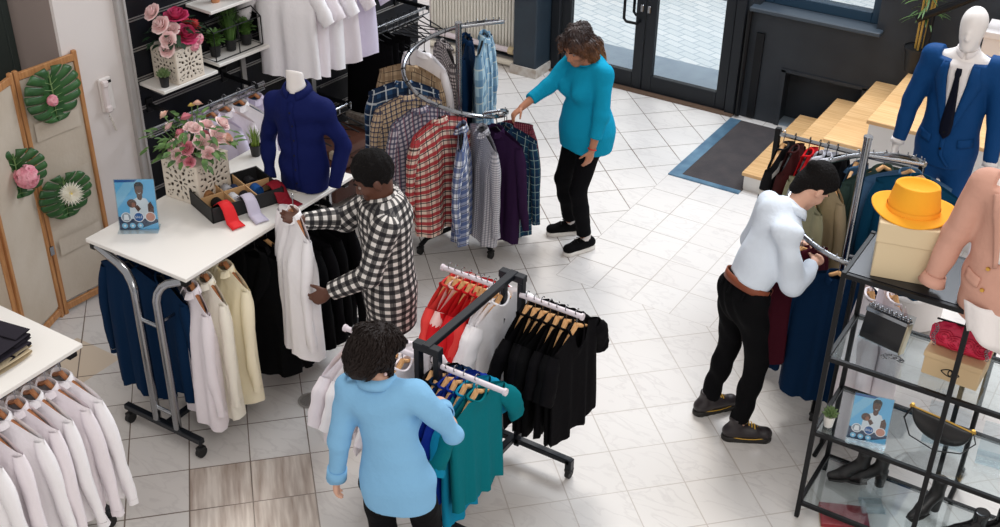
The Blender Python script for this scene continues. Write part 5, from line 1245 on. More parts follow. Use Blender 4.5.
def bouquet(label, loc, stems, leaves, seed, spread, hgt, cat='flowers', rot=0.):
    """stems: list of (material key, x, y, z, radius, name)"""
    root = thing('flower_arrangement', label, cat, loc, rot); rd = random.Random(seed)
    b = BM()
    for k, x, y, z, r, nm in stems: tube(b, [(x * .15, y * .15, -.02), (x * .6, y * .6, z * .55), (x, y, z - r * .3)], .0035, 5)
    for i in range(leaves):
        a = rd.uniform(0, 2 * PI); rr = spread * rd.uniform(.2, .75); tube(b, [(rr * math.cos(a) * .3, rr * math.sin(a) * .3, .0), (rr * math.cos(a), rr * math.sin(a), rd.uniform(.2, .6) * hgt)], .002, 4)
    obj('stems', b, M['green'], root)
    for i, (k, x, y, z, r, nm) in enumerate(stems):
        b = BM(); n = V((x, y - .04, .10 + .3 * z)).normalized()
        if nm == 'hydrangea':
            for q in range(60):
                v = V((rd.gauss(0, 1), rd.gauss(0, 1), rd.gauss(0, 1))).normalized(); bloom(b, V((x, y, z)) + v * r * .8, v, r * .24, 1, q, 1.4)
        else: bloom(b, (x, y, z), n, r, 5, seed + i, 1.15)
        obj(nm, b, FM[k], root, sharp=0, recalc=False)
    b = BM()
    for i in range(leaves):
        a = rd.uniform(0, 2 * PI); rr = spread * rd.uniform(.35, 1.05); z = hgt * rd.uniform(.15, .95) * (1.1 - .5 * rr / spread); d = V((math.cos(a), math.sin(a), rd.uniform(-.5, .6)))
        leaf(b, (rr * math.cos(a), rr * math.sin(a), z), d, (0, 0, 1), rd.uniform(.045, .075), rd.uniform(.014, .022), rd.uniform(.1, .5))
    obj('leaves', b, M['green'] if seed % 2 else M['dark_green'], root, sharp=0, recalc=False)
    return root

ZT = 1.151
# ---- on the long table
lattice_pot('cream lattice cut cube pot holding pale roses on the long table', (-4.71, 4.26, ZT), math.radians(2), .26, .245)
st_ = [('blush', -.02, -.05, .12, .042, 'rose'), ('pink', .05, -.09, .10, .036, 'rose'), ('blush', .10, -.02, .13, .045, 'rose'), ('blush', .15, .06, .16, .048, 'rose'), ('pink', -.03, .04, .17, .036, 'rose'), ('blush', .05, .08, .19, .04, 'rose'), ('blush', -.13, -.04, .18, .03, 'rose'), ('peach', -.18, -.02, .24, .028, 'rose'), ('blush', .0, -.13, .06, .034, 'rose'), ('pink', -.09, .06, .21, .036, 'rose'), ('blush', .12, .13, .20, .042, 'rose'), ('peach', -.06, .13, .29, .026, 'rose'), ('blush', .17, -.05, .08, .036, 'rose'), ('yellow', -.1, .12, .27, .018, 'rose'), ('blush', .04, .0, .2, .034, 'rose'), ('pink', .09, -.12, .03, .03, 'rose'), ('blush', .0, .0, .2, .036, 'rose'), ('blush', .13, .02, .09, .036, 'rose'), ('pink', .07, .03, .15, .03, 'rose'), ('blush', -.06, -.1, .09, .034, 'rose'), ('peach', .18, .1, .12, .034, 'rose'), ('blush', .04, -.14, .02, .03, 'rose'), ('pink', -.07, -.02, .14, .03, 'rose')]
bouquet('spray of pale pink roses and leaves in the cream pot on the long table', (-4.71, 4.26, ZT + .25), [(k, x, y, z * .85, r * 1.12, n) for k, x, y, z, r, n in st_], 110, 31, .25, .26)

def poster_sign(label, loc, rot, w, h, lean=-.16, group=None):
    root = thing('sale_sign', label, 'sign', loc, rot, group); L_ = rx(lean); t = .0012
    b = BM(); bx(b, (0, .004, h / 2), (w + .008, .003, h + .006), L_); bx(b, (0, -.004, h / 2), (w + .008, .003, h + .006), L_); bx(b, (0, .0, .004), (w + .008, .10, .005)); obj('acrylic_holder', b, M['acrylic'], root)
    m_blue = mat('print_blue', (116, 196, 238), .35); C = lambda n, c: mat('print_' + n, c, .4)
    b = BM(); bx(b, (0, 0, h / 2), (w, .001, h), L_); bp = obj('poster', b, m_blue, root)
    def patch(nm, poly, c, lay):
        b = BM(); vs = [b.verts.new(L_ @ V(((x - .5) * w, -.0008 - lay * .0002, y * h))) for x, y in poly]; f = b.faces.new(vs); bmesh.ops.triangulate(b, faces=[f]); return obj(nm, b, c, bp, sharp=0, recalc=False)
    el = lambda cx, cy, rx_, ry_, n=20, a0=0: [(cx + rx_ * math.cos(2 * PI * i / n + a0), cy + ry_ * math.sin(2 * PI * i / n + a0)) for i in range(n)]
    dk, br, wh, nv_ = C('navy', (32, 58, 92)), C('brown', (98, 58, 40)), C('white', (240, 240, 242)), C('blue', (38, 96, 160))
    patch('pale_sweep', [(0, .42), (.62, 1), (.3, 1), (0, .72)], C('sky', (150, 208, 236)), 1); patch('top_band', [(0, .95), (.5, .95), (.6, 1), (0, 1)], nv_, 2)
    patch('dark_band', [(0, .0), (1, .0), (1, .2), (.6, .26), (.3, .24), (0, .27)], dk, 3); patch('corner_sweep', [(.45, 0), (1, 0), (1, .14)], m_blue, 4)
    patch('tee', [(.3, .22), (.78, .22), (.84, .5), (.76, .62), (.56, .66), (.42, .6), (.32, .5)], wh, 5); patch('neck', el(.60, .67, .07, .08), br, 6); patch('arm', [(.78, .3), (.92, .3), (.93, .45), (.86, .56), (.78, .5)], br, 6)
    patch('face', el(.60, .79, .105, .12), br, 7); patch('cap_of_hair', [(.49, .80), (.49, .9), (.55, .95), (.66, .95), (.72, .9), (.72, .8), (.68, .87), (.54, .87)], C('black', (24, 20, 20)), 8)
    patch('smile', [(.555, .745), (.60, .73), (.65, .745), (.6, .715)], wh, 8)
    patch('hand', el(.38, .53, .12, .085), br, 7); patch('pointing_finger', el(.42, .50, .05, .05), C('tan', (170, 104, 76)), 8); patch('forearm', [(.44, .46), (.52, .5), (.6, .42), (.52, .36)], br, 7)
    for cx, c in ((.2, C('photo_grey', (150, 160, 170))), (.52, nv_), (.82, C('photo_skin', (206, 150, 132)))):
        patch('ring', el(cx, .255, .135, .1), wh, 9); patch('disc', el(cx, .255, .115, .085), c, 10)
    patch('shirt_photo', [(.13, .2), (.27, .2), (.25, .31), (.15, .31)], wh, 11)
    for cx in (.14, .34, .54): patch('badge', el(cx, .085, .075, .055), C('badge', (130, 196, 230)), 9); patch('badge_mark', el(cx, .085, .03, .022), wh, 10)
    me = text_mesh('SALE', .0165 * w / .185); me.materials.append(wh); o = bpy.data.objects.new('lettering', me); COL.objects.link(o); o.parent = bp; o.matrix_local = L_ @ T((.52 - .5) * w, -.0035, .255 * h) @ rx(PI / 2)
    return root
poster_sign('blue sale sign in an acrylic stand on the corner of the long table', (-4.675, 3.765, ZT), math.radians(36), .21, .29)

# tie box
tb = thing('tie_box', 'open black box of rolled ties and belts on the long table', 'box', (-4.46, 4.30, ZT), math.radians(70))
TBM = Matrix()
w_, d_, h_ = .45, .33, .09
b = BM(); bb(b, -w_ / 2, w_ / 2, -d_ / 2, d_ / 2, 0, .008)
for x0, x1, y0, y1 in ((-w_ / 2, w_ / 2, -d_ / 2, -d_ / 2 + .008), (-w_ / 2, w_ / 2, d_ / 2 - .008, d_ / 2), (-w_ / 2, -w_ / 2 + .008, -d_ / 2, d_ / 2), (w_ / 2 - .008, w_ / 2, -d_ / 2, d_ / 2)): bb(b, x0, x1, y0, y1, 0, h_)
obj('tray', b, mat('black_card', (24, 24, 26), .6), tb)
b = BM()
for x in (-.07, .065): bb(b, x - .003, x + .003, -d_ / 2 + .008, d_ / 2 - .008, .008, h_ - .006)
bb(b, -w_ / 2 + .008, w_ / 2 - .008, -.003, .003, .008, h_ - .006)
obj('dividers', b, mat('kraft_divider', (206, 164, 116), .7), tb)
tbw = T(-4.46, 4.30, ZT) @ rz(math.radians(70))
def roll(label, x, y, c, r=.036, stripe=None, L=.062):
    t = thing('rolled_tie', label, 'tie', group='rolled ties in the box', mtx=tbw @ T(x, y, .05)); b = BM(); m = fabric('tie_' + label[:9], c, .5)
    pts = []; 
    for k in range(44): a = k * .42; rr = r * (.25 + .75 * k / 43); pts.append((rr * math.cos(a), rr * math.sin(a)))
    grid(b, lambda u, v: V((pts[min(43, int(u * 43))][0], (v - .5) * L, pts[min(43, int(u * 43))][1])), 43, 2); obj('roll', b, m, t, sharp=0, solid=.003)
    b = BM(); tube(b, [(0, -L / 2, 0), (0, L / 2, 0)], r * .5, 10); obj('core', b, m, t); return t
roll('brown striped rolled tie in the box corner by the flower pot', -.135, .06, (150, 106, 70)); roll('black rolled belt in the box below the brown tie', -.135, -.06, (26, 24, 26)); roll('silver rolled tie in the back row of the box', -.02, .06, (170, 170, 176), .034)
roll('white and navy rolled tie in the middle of the box', -.03, -.05, (220, 222, 228), .03); roll('navy rolled tie in the box beside the white one', .02, .03, (38, 52, 84), .032); roll('black rolled tie at the far back of the box', .13, .065, (30, 30, 34), .038); roll('blue rolled tie under the dark red one', .12, -.035, (36, 84, 150), .036); roll('black rolled tie in the front middle of the box', .03, -.075, (28, 28, 32), .034)
def drape_tie(label, x, y0, y1, c, w=.066, tilt=0.):
    t = thing('draped_tie', label, 'tie', group='ties hanging over the box edge', mtx=tbw @ T(x, 0, 0) @ rz(tilt))
    P_ = [(y0 + .09, .055), (y0 + .03, h_ + .012), (y0, h_ + .012), (y0 - .03, h_ - .005), (y0 - .05, .055), (y0 - .07, .014), (y1, .006)]
    def f(u, v):
        q = v * 6; i = min(5, int(q)); k = q - i; y = lerp(P_[i][0], P_[i + 1][0], k); z = lerp(P_[i][1], P_[i + 1][1], k); return V(((u - .5) * w * (.85 + .3 * v), y, z + .004 * math.cos((u - .5) * 3)))
    b = BM(); grid(b, f, 4, 24); obj('blade', b, fabric('tie_silk_' + label.split()[0] + label.split()[1], c, .45), t, sharp=0, solid=.005); return t
drape_tie('bright red tie draped over the box corner onto the table', -.15, -.165, -.30, (224, 50, 54), .07, .05)
drape_tie('lavender grey tie draped over the box between two red ties', .0, -.165, -.32, (196, 190, 208), .07, .0)
drape_tie('dark red tie draped over the box end beside the bust', .165, -.12, -.29, (134, 30, 42), .085, .25)

def potted_grass(label, loc, h=.12, r=.032, ph=.07, n=70, mg=None, cat='plant', group=None, parent_m=None, leafy=False):
    t = thing('potted_grass', label, cat, loc, 0, group) if parent_m is None else thing('potted_grass', label, cat, group=group, mtx=parent_m)
    b = BM(); lathe(b, [(r * .75, 0), (r, ph), (r * 1.06, ph), (r * 1.06, ph - .008), (r * .9, ph - .006), (r * .85, ph - .012), (0, ph - .012)], 20); obj('pot', b, M['black_pot'], t)
    b = BM(); rd = random.Random(len(label))
    for i in range(n):
        a = rd.uniform(0, 2 * PI); q = rd.uniform(0, r * .8); o = rd.uniform(0, .6) * h * .7; hh = h * rd.uniform(.6, 1.05); c, s = math.cos(a), math.sin(a); w = .0032
        p0, p1, p2 = V((q * c, q * s, ph - .01)), V((q * c + o * .3 * c, q * s + o * .3 * s, ph + hh * .6)), V((q * c + o * c, q * s + o * s, ph + hh)); d = V((-s, c, 0)) * w
        v = [b.verts.new(p) for p in (p0 - d, p0 + d, p1 - d * .8, p1 + d * .8, p2)]; b.faces.new((v[0], v[1], v[3], v[2])); b.faces.new((v[2], v[3], v[4]))
    if leafy:
        for i in range(110):
            a = rd.uniform(0, 2 * PI); e = rd.uniform(-.1, 1.4); v = V((math.cos(a) * math.cos(e), math.sin(a) * math.cos(e), math.sin(e))); leaf(b, v * rd.uniform(.02, .055) + V((0, 0, ph + .03)), v + V((0, 0, .2)), (0, 0, 1) if e < 1 else (1, 0, 0), .034, .013, .3)
    obj('blades', b, mg or mat('grass_green', (146, 168, 62), .55, vary=(20, (104, 136, 48))), t, sharp=0, recalc=False); return t
potted_grass('small pot of yellow green grass between the pale roses and navy bust', (-4.76, 4.80, ZT), .12, .035, .075)

# folded trousers on the small table
for i, (z, c, lab) in enumerate(((0, (206, 188, 156), 'folded beige trousers at the bottom of the stack on the small table'), (.028, (54, 50, 58), 'folded dark grey trousers in the middle of the stack'), (.058, (44, 41, 48), 'folded charcoal trousers topmost on the small table'))):
    t = thing('folded_trousers', lab, 'trousers', (-4.39 - .01 * i, 2.50 + .01 * i, ZT + z), math.radians(4 + 3 * i), 'folded trousers on the small table'); m = fabric('folded_' + str(c[0]), c)
    b = BM(); grid(b, lambda u, v: V(((v - .5) * .34 + .012 * math.sin(9 * u), .165 * math.cos(u * 2 * PI) * (1 + .03 * math.sin(7 * v)), .016 + .015 * math.sin(u * 2 * PI) * (.75 + .25 * math.cos((v - .5) * 2)) + .002 * math.sin(21 * v + 5 * u))), 24, 12, closed_u=True); obj('folded_legs', b, m, t, sharp=0)
    b = BM(); grid(b, lambda u, v: V(((v - .5) * .33, .13 + .05 * math.cos(u * 2 * PI), .034 + .004 * math.sin(u * 2 * PI) + .0)), 14, 6, closed_u=True); obj('waistband', b, m, t, sharp=0)

# ================================================================ folding screen
fs = thing('folding_screen', 'pine framed folding screen with cream cloth panels before the grey wall', 'room divider', (-5.865, 4.005, 0))
def screen_panel(M_, w, h=1.72):
    b = BM(); bx(b, (.014, 0, h / 2), (.028, .026, h), M_, .003); obj('upright', b, M['screen_wood'], fs); b = BM(); bx(b, (w - .014, 0, h / 2), (.028, .026, h), M_, .003); obj('upright', b, M['screen_wood'], fs)
    for nm, z in (('bottom_rail', .05), ('top_rail', h - .04)):
        b = BM(); bx(b, (w / 2, 0, z), (w - .056, .024, .045), M_, .003); obj(nm, b, M['screen_wood'], fs)
    b = BM(); grid(b, lambda u, v: M_ @ V((lerp(.03, w - .03, u), .006 * math.sin(8 * u + 2 * v) * .5, lerp(.09, h - .07, v))), 16, 20); obj('cloth_panel', b, M['cream_cloth'], fs, sharp=0)
    for z in (.55, .98, 1.36): b = BM(); grid(b, lambda u, v: M_ @ V((lerp(.06, w - .06, u), -.012 - .012 * math.sin(u * PI) * v, lerp(z - .12, z, v))), 12, 4); obj('pocket', b, M['cream_cloth'], fs, sharp=0)
def finish_pocket(b): pass
P1_ = rz(math.radians(86)); P2_ = rz(math.radians(-90 + 22)); 
finish_pocket(screen_panel(P1_, .44)); finish_pocket(screen_panel(T(-.002, -.012, 0) @ P2_, .44)); finish_pocket(screen_panel(T(.165, -.43, 0) @ rz(math.radians(-90 - 26)), .44))
b = BM()
for z in (.5, 1.2): bx(b, (.012, -.004, z), (.02, .03, .06))
obj('hinge', b, M['chrome'], fs)
def monstera(label, p, rot, tilt, L=.26, seed=0):
    M_ = T(*p) @ rz(rot) @ rx(tilt); t = thing('monstera_leaf', label, 'leaf', mtx=M_); b = BM(); N = 7
    # leaf in local xz plane, tip down (-z), stalk up
    def outline(s):                                     # half width at s in 0..1 from base lobes to the tip
        return L * .52 * (math.sin(PI * min(1, s * .86 + .14)) ** .62) * (1.02 - .25 * s)
    for sx_ in (-1, 1):
        K = 7; NU = 8; vs = {}
        def f(u, s):
            a = lerp(.10, PI, s); rr = L * (.54 + .05 * math.cos(2 * a)) * (1 - .1 * math.exp(-((a - .1) / .35) ** 2)) * (1 + .10 * max(0, -math.cos(a)) ** 6)
            tip = V((sx_ * rr * math.sin(a) * 1.12, 0, rr * math.cos(a) * .84)); mid = V((0, 0, L * (.26 - .78 * s ** 1.1)))
            w = abs((s * N) % 1 - .45); return mid.lerp(tip, u * (1 - .05 * w * w * 4)) + V((0, -.022 * math.sin(u * PI * .8) + .006 * u * math.cos(s * N * 2 * PI), 0))
        for i in range(NU):
            for j in range(N * K):
                if j % K == K - 1 and i >= 3 and 0 < j < N * K - 1: continue
                q = [(i, j), (i + 1, j), (i + 1, j + 1), (i, j + 1)]
                for w_ in q:
                    if w_ not in vs: vs[w_] = b.verts.new(f(w_[0] / NU, w_[1] / (N * K)))
                b.faces.new([vs[w_] for w_ in q])
    obj('blade', b, mat('monstera_green', (38, 78, 40), .38, vary=(9, (54, 98, 48))), t, sharp=0, recalc=False, solid=.002)
    b = BM(); tube(b, [(0, -.006, L * .36), (0, -.012, 0), (0, -.004, -L * .48)], [.005, .004, .001], 5)
    for sx_ in (-1, 1):
        for i in range(N): s = (i + .42) / N; a = lerp(.10, PI, s); tube(b, [(0, -.012, L * (.26 - .78 * s ** 1.1)), (sx_ * L * .42 * math.sin(a), -.022, L * (.26 - .78 * s ** 1.1) * .2 + .42 * L * math.cos(a) * .9)], [.0022, .001], 4)
    obj('veins', b, mat('pale_vein', (120, 150, 92), .5), t); return t
SX = -5.815
l1 = monstera('monstera leaf with small pink flowers, uppermost on the screen', (SX + .01, 4.20, 1.54), PI / 2 - .07, .0, .36)
l2 = monstera('monstera leaf with a pink flower head, lowest left of the screen pockets'.replace('lowest left of', 'by the hinge among'), (-5.80, 3.845, 1.155), PI / 2 - .35, .05, .33)
l3 = monstera('monstera leaf with a white flower, lowest on the screen', (SX + .02, 4.14, .875), PI / 2 - .2, .12, .33)
def flower_head(label, p, nm, k, r, kind, d=(1, -.55, .5)):
    t = thing(nm, label, 'flower', p); rd = random.Random(4); d = V(d).normalized(); s, u = frame_at(d); b = BM()
    if kind == 'cluster':
        for q in range(int(14 + r * 1600)):
            a, e = rd.uniform(0, 2 * PI), rd.uniform(0, 1); v = (d * (1 - .8 * e * e) + (s * math.cos(a) + u * math.sin(a)) * e).normalized(); bloom(b, v * r * rd.uniform(.62, .98), v, r * .27 if r > .05 else r * .45, 1, q, 1.8)
    else:
        for ring in range(5):
            for q in range(22):
                a = 2 * PI * (q + .5 * ring) / 22; tilt = lerp(.25, 1.45, ring / 4); L = r * lerp(.5, 1, ring / 4); v = d * math.cos(tilt) + (s * math.cos(a) + u * math.sin(a)) * math.sin(tilt); leaf(b, v * r * .1, v, d, L, r * .06, .1)
    obj('petals', b, FM[k], t, sharp=0, recalc=False)
    b = BM(); ball(b, d * r * .12, r * .25 if kind != 'cluster' else r * .4, seg=10, rings=6); obj('centre', b, FM['yellow'] if kind != 'cluster' else M['green'], t); return t
flower_head('small pink flower cluster at the middle of the uppermost monstera leaf', (SX + .045, 4.17, 1.50), 'pink_flower', 'pink', .032, 'cluster')
flower_head('round pink hydrangea head on the hinge side monstera leaf', (-5.75, 3.875, 1.12), 'hydrangea', 'pink', .075, 'cluster')
flower_head('white chrysanthemum on the lowest monstera leaf', (SX + .07, 4.15, .88), 'chrysanthemum', 'white', .075, 'daisy')

# ================================================================ intercom
ic = sw('intercom', 'white wall intercom handset with a curly cord beside the slatted wall', 'intercom', -.018, -.25, 1.365)
b = BM(); bx(b, (.012, 0, .0), (.024, .095, .23), None, .008); obj('base', b, mat('intercom_white', (232, 226, 222), .4), ic)
b = BM(); bx(b, (.036, -.022, .0), (.026, .045, .215), None, .01); bx(b, (.05, -.022, .085), (.02, .046, .045), None, .008); bx(b, (.05, -.022, -.085), (.02, .046, .045), None, .008); obj('handset', b, mat('handset_white', (226, 214, 212), .35), ic)
b = BM(); bx(b, (.026, .028, .085), (.006, .022, .016)); obj('display', b, M['black_plastic'], ic)
b = BM(); tube(b, [(.03 + .006 * math.cos(i * 1.9), -.02 + .035 * math.sin(i / 60 * PI) + .006 * math.sin(i * 1.9), -.11 - .14 * math.sin(i / 60 * PI) ** 1.0) for i in range(61)], .004, 5); obj('curly_cord', b, mat('cord_cream', (216, 208, 200), .5), ic)

# ================================================================ slat wall shelves with plants
def wall_shelf(label, y0, y1, z, d=.25):
    t = sw('wall_shelf', label, 'shelf', 0, 0, 0); b = BM(); bb(b, .004, d, y0, y1, z - .022, z, None, .003); obj('board', b, M['white_lam'], t)
    b = BM()
    for y in (y0 + .04, y1 - .04): bb(b, .004, d - .06, y - .004, y + .004, z - .055, z - .022)
    obj('bracket', b, M['chrome'], t)
wall_shelf('white wall shelf with the bright flower pot and a succulent', 0.0, .455, 1.365); wall_shelf('white wall shelf under the wire planter of grasses', .47, .93, 1.40); wall_shelf('topmost white wall shelf with a terracotta pot and black bowl', .45, .95, 1.77)
lp = lattice_pot('cream lattice cut cube pot holding bright pink flowers on the wall shelf', (0, 0, 0), 0, .225, .225); lp.matrix_world = SWM @ T(.125, .235, 1.366) @ rz(.05)
st2 = [('magenta', .02, .05, .20, .06, 'peony'), ('blush', .02, -.08, .17, .048, 'peony'), ('blush', -.02, -.1, .26, .045, 'peony'), ('magenta', .08, .06, .07, .062, 'peony'), ('red', .03, .17, .09, .045, 'carnation'), ('pink', .09, .13, .02, .045, 'hydrangea'), ('pink', .10, .09, -.02, .036, 'hydrangea'), ('blush', .09, -.09, .08, .042, 'peony'), ('blush', .08, -.1, .01, .04, 'peony'), ('red', .0, .14, .11, .034, 'carnation'), ('blush', .06, -.02, .13, .036, 'peony')]
bq = bouquet('bunch of magenta peonies and pink flowers in the pot on the wall shelf', (0, 0, 0), [(k, x, y - .03, z * .9, r * 1.28, n) for k, x, y, z, r, n in st2], 60, 30, .17, .2); bq.matrix_world = SWM @ T(.125, .235, 1.60)
def succulent(label, mtx, r=.03, potm=None, ph=.06, k=1.):
    t = thing('succulent', label, 'plant', mtx=mtx); b = BM(); lathe(b, [(r * .75, 0), (r, ph), (r * .88, ph), (r * .85, ph - .01), (0, ph - .01)], 18); obj('pot', b, potm or M['black_pot'], t); b = BM()
    for ring in range(4):
        for q in range(8):
            a = 2 * PI * (q + .5 * ring) / 8; tl_ = lerp(.3, 1.25, ring / 3); v = V((math.cos(a) * math.sin(tl_), math.sin(a) * math.sin(tl_), math.cos(tl_))); tube(b, [V((0, 0, ph)), v * r * 1.0 * k + V((0, 0, ph)), v * r * 1.6 * k + V((0, 0, ph + .006))], [r * .15, r * .26, r * .03], 6)
    obj('rosette', b, mat('succulent_green', (86, 112, 66), .5, vary=(30, (112, 132, 84))), t); return t
succulent('succulent in a small black pot at the end of the wall shelf', SWM @ T(.19, .06, 1.366), .034, None, .07)
wp = sw('wire_planter', 'black wire planter frame holding green grasses on the wall shelf', 'planter', .13, .69, 1.401)
b = BM(); a_, c_ = .085, .21
for z in (0, .20):
    for q in ((-a_, -c_), (a_, -c_), (a_, c_), (-a_, c_)): pass
    tube(b, [(-a_, -c_, z + .005), (a_, -c_, z + .005), (a_, c_, z + .005), (-a_, c_, z + .005)], .004, 6, closed=True)
for x in (-a_, a_):
    for y in (-c_, 0, c_): tube(b, [(x, y, .005), (x, y, .205)], .004, 6)
for y in (-c_, 0, c_): tube(b, [(-a_, y, .205), (0, y, .26), (a_, y, .205)], .004, 6)
tube(b, [(0, -c_, .26), (0, c_, .26)], .004, 6); obj('wire_frame', b, M['black_metal'], wp)
gg = mat('planter_green', (58, 92, 40), .55, vary=(18, (84, 118, 50)))
for y, h, lab in ((.55, .09, 'low leafy plant in a black pot, first in the wire planter'), (.69, .24, 'tall grass in a black pot, middle of the wire planter'), (.83, .1, 'bushy plant in a black pot, last in the wire planter')):
    potted_grass(lab, None, h, .042, .08, 240, gg, group='plants in the wire planter', parent_m=SWM @ T(.13, y, 1.408), leafy=h < .15)
tp = sw('terracotta_pot', 'small terracotta pot on the topmost wall shelf', 'pot', .13, .60, 1.771); b = BM(); lathe(b, [(.028, 0), (.04, .075), (.036, .075), (.03, .02), (0, .02)], 18); obj('vessel', b, mat('terracotta', (190, 132, 92), .8), tp)
b = BM(); lathe(b, [(.043, .066), (.043, .08), (.037, .08)], 18, cap=False); obj('rim', b, mat('terracotta_rim', (198, 142, 100), .8), tp)
bo = sw('black_bowl', 'black bowl on the topmost wall shelf beside the terracotta pot', 'bowl', .14, .78, 1.771); b = BM(); lathe(b, [(.04, 0), (.09, .03), (.10, .055), (.094, .055), (.04, .012), (0, .01)], 24); obj('vessel', b, M['black_pot'], bo); b = BM(); lathe(b, [(.045, -.0), (.045, .006)], 20); obj('foot', b, M['black_pot'], bo)

# suitcases and box at the wall foot
def suitcase(label, mtx, w, d, h, c):
    t = thing('suitcase', label, 'suitcase', mtx=mtx, group='vintage brown suitcases'); m = mat('case_' + str(c[0]), c, .5, bump=(40, .2, .003)); b = BM(); bx(b, (0, 0, h / 2), (w, d, h), None, .015, 2); obj('shell', b, m, t)
    b = BM(); bx(b, (0, 0, h * .62), (w + .006, d + .006, .008)); obj('seam_band', b, mat('case_trim', (70, 44, 34), .6), t)
    for y in (-d * .3, d * .3): b = BM(); bx(b, (w / 2 + .004, y, h * .62), (.012, .04, .05), None, .003); obj('latch', b, M['chrome'], t)
    for y in (-d / 2, d / 2):
        b = BM(); bx(b, (w / 2 - .02, y * .97, h * .85), (.07, .05, .07), None, .012); obj('corner_guard', b, mat('case_corner', (196, 178, 152), .5), t)
    b = BM(); tube(b, [(w / 2, -.06, h * .45), (w / 2 + .03, -.05, h * .45), (w / 2 + .03, .05, h * .45), (w / 2, .06, h * .45)], .009, 6); obj('handle', b, mat('case_handle', (60, 38, 30), .6), t)
suitcase('brown vintage suitcase with pale corners, upper of two by the wall', SWM @ T(.26, 1.53, .30), .36, .46, .17, (98, 58, 44)); suitcase('larger brown vintage suitcase beneath the other by the wall', SWM @ T(.26, 1.53, .07), .42, .56, .21, (84, 50, 40))
bxs = sw('storage_box', 'speckled grey storage box beside the brown suitcases', 'box', .30, 1.90, .1); b = BM(); bx(b, (0, 0, .22), (.34, .26, .44), None, .006); obj('box_body', b, mat('speckled_grey', (168, 160, 150), .8, vary=(40, (120, 112, 104))), bxs); b = BM(); bx(b, (0, 0, .445), (.36, .28, .05), None, .006); obj('lid', b, mat('speckled_lid', (196, 188, 176), .8, vary=(45, (150, 140, 128))), bxs)

# floor drain
dr = thing('floor_drain', 'round metal floor drain beside the white blouses', 'drain', (-3.93, 4.19, .001)); dr.location = (-3.92, 4.19, .001)
b = BM(); lathe(b, [(.072, 0), (.076, .003), (.06, .004), (.06, .001)], 28); obj('ring', b, mat('drain_grey', (150, 144, 138), .5), dr); b = BM(); lathe(b, [(.0601, .0008), (.0601, .0012)], 24); obj('dark_well', b, M['black_plastic'], dr)
b = BM()
for i in range(-4, 5):
    L_ = math.sqrt(max(0, .058 ** 2 - (i * .013) ** 2)); bx(b, (i * .013, 0, .003), (.006, 2 * L_, .003)); bx(b, (0, i * .013, .003), (2 * L_, .006, .003))
obj('grating', b, mat('drain_grating', (158, 152, 146), .5), dr)

# ================================================================ on the black shelf
def lidded_box(nm, label, loc, rot, w, d, h, m, lid_h=.045, eye=False):
    t = thing(nm, label, 'box', loc, rot); b = BM(); bx(b, (0, 0, (h - .01) / 2), (w, d, h - .01), None, .003); obj('box_body', b, m, t); b = BM(); bx(b, (0, 0, h - lid_h / 2), (w + .012, d + .012, lid_h), None, .003); obj('lid', b, m, t)
    if eye:
        b = BM(); L_ = .034
        for s_ in (-1, 1): tube(b, [(L_ * 1.25 * x, -d / 2 - .001, h * .38 + s_ * L_ * .55 * (1 - x * x)) for x in [k / 6 - 1 for k in range(13)]], .0028, 5)
        tube(b, [(.009 * math.cos(a * PI / 8), -d / 2 - .001, h * .38 + .016 * math.sin(a * PI / 8)) for a in range(16)], .003, 5, closed=True); obj('eye_emblem', b, M['black_plastic'], t)
    return t
mk = mat('kraft_card', (206, 178, 138), .75, bump=(60, .1, .002)); mc = mat('cream_card', (216, 196, 160), .7, bump=(60, .1, .002))
HB = (-.905, 5.04, LV[3] + .013)
lidded_box('hat_box', 'tall cream cardboard box under the yellow hat on the shelf top', HB, math.radians(13), .27, .27, .285, mc, .1)
ht = thing('fedora_hat', 'mustard yellow felt fedora on the cream cardboard box', 'hat', (HB[0] - .01, HB[1] + .015, HB[2] + .286), math.radians(10)); ht.scale = (1.06,) * 3; mh = mat('yellow_felt', (246, 172, 40), .9, bump=(70, .2, .003))
b = BM()
def brim(u, v):
    a = u * 2 * PI; r = lerp(.095, .158, v); e = 1.12; return V((r * e * math.cos(a), r * .98 * math.sin(a), .004 + .022 * v * v * abs(math.cos(a)) ** 2 - .012 * v * v * max(0, -math.sin(a)) + .006))
grid(b, brim, 48, 8, closed_u=True); obj('brim', b, mh, ht, sharp=0, solid=.004)
b = BM()
def crown(u, v):
    a = u * 2 * PI; c, s = math.cos(a), math.sin(a)
    if v < .75: q = v / .75; r = lerp(.1, .084, q ** 1.5); z = .008 + .112 * q; pin = 1 - .22 * q * max(0, -s) * (1 - abs(s)) * 2
    else: q = (v - .75) / .25; r = lerp(.082, .002, q); r = .084 * math.sqrt(max(0, 1 - q ** 2.2)) + .001; z = .12 + .022 * math.sin(q * PI * .55) - .04 * smooth01(q * 1.25 - .2); pin = 1 - .22 * max(0, -s) * (1 - abs(s)) * 2
    return V((r * 1.12 * c * pin, r * .96 * s * pin, z + .012 * max(0, -s) * v))
grid(b, crown, 48, 16, closed_u=True); obj('crown', b, mh, ht, sharp=0)
b = BM(); grid(b, lambda u, v: V((.1 * 1.135 * math.cos(u * 2 * PI), .1 * .975 * math.sin(u * 2 * PI), .012 + .02 * v)) * V((1, 1, 1)).x, 40, 1, closed_u=True); obj('hat_band', b, mat('yellow_band', (246, 174, 46), .85), ht, sharp=0)

ZB = [z + .0145 for z in LV]
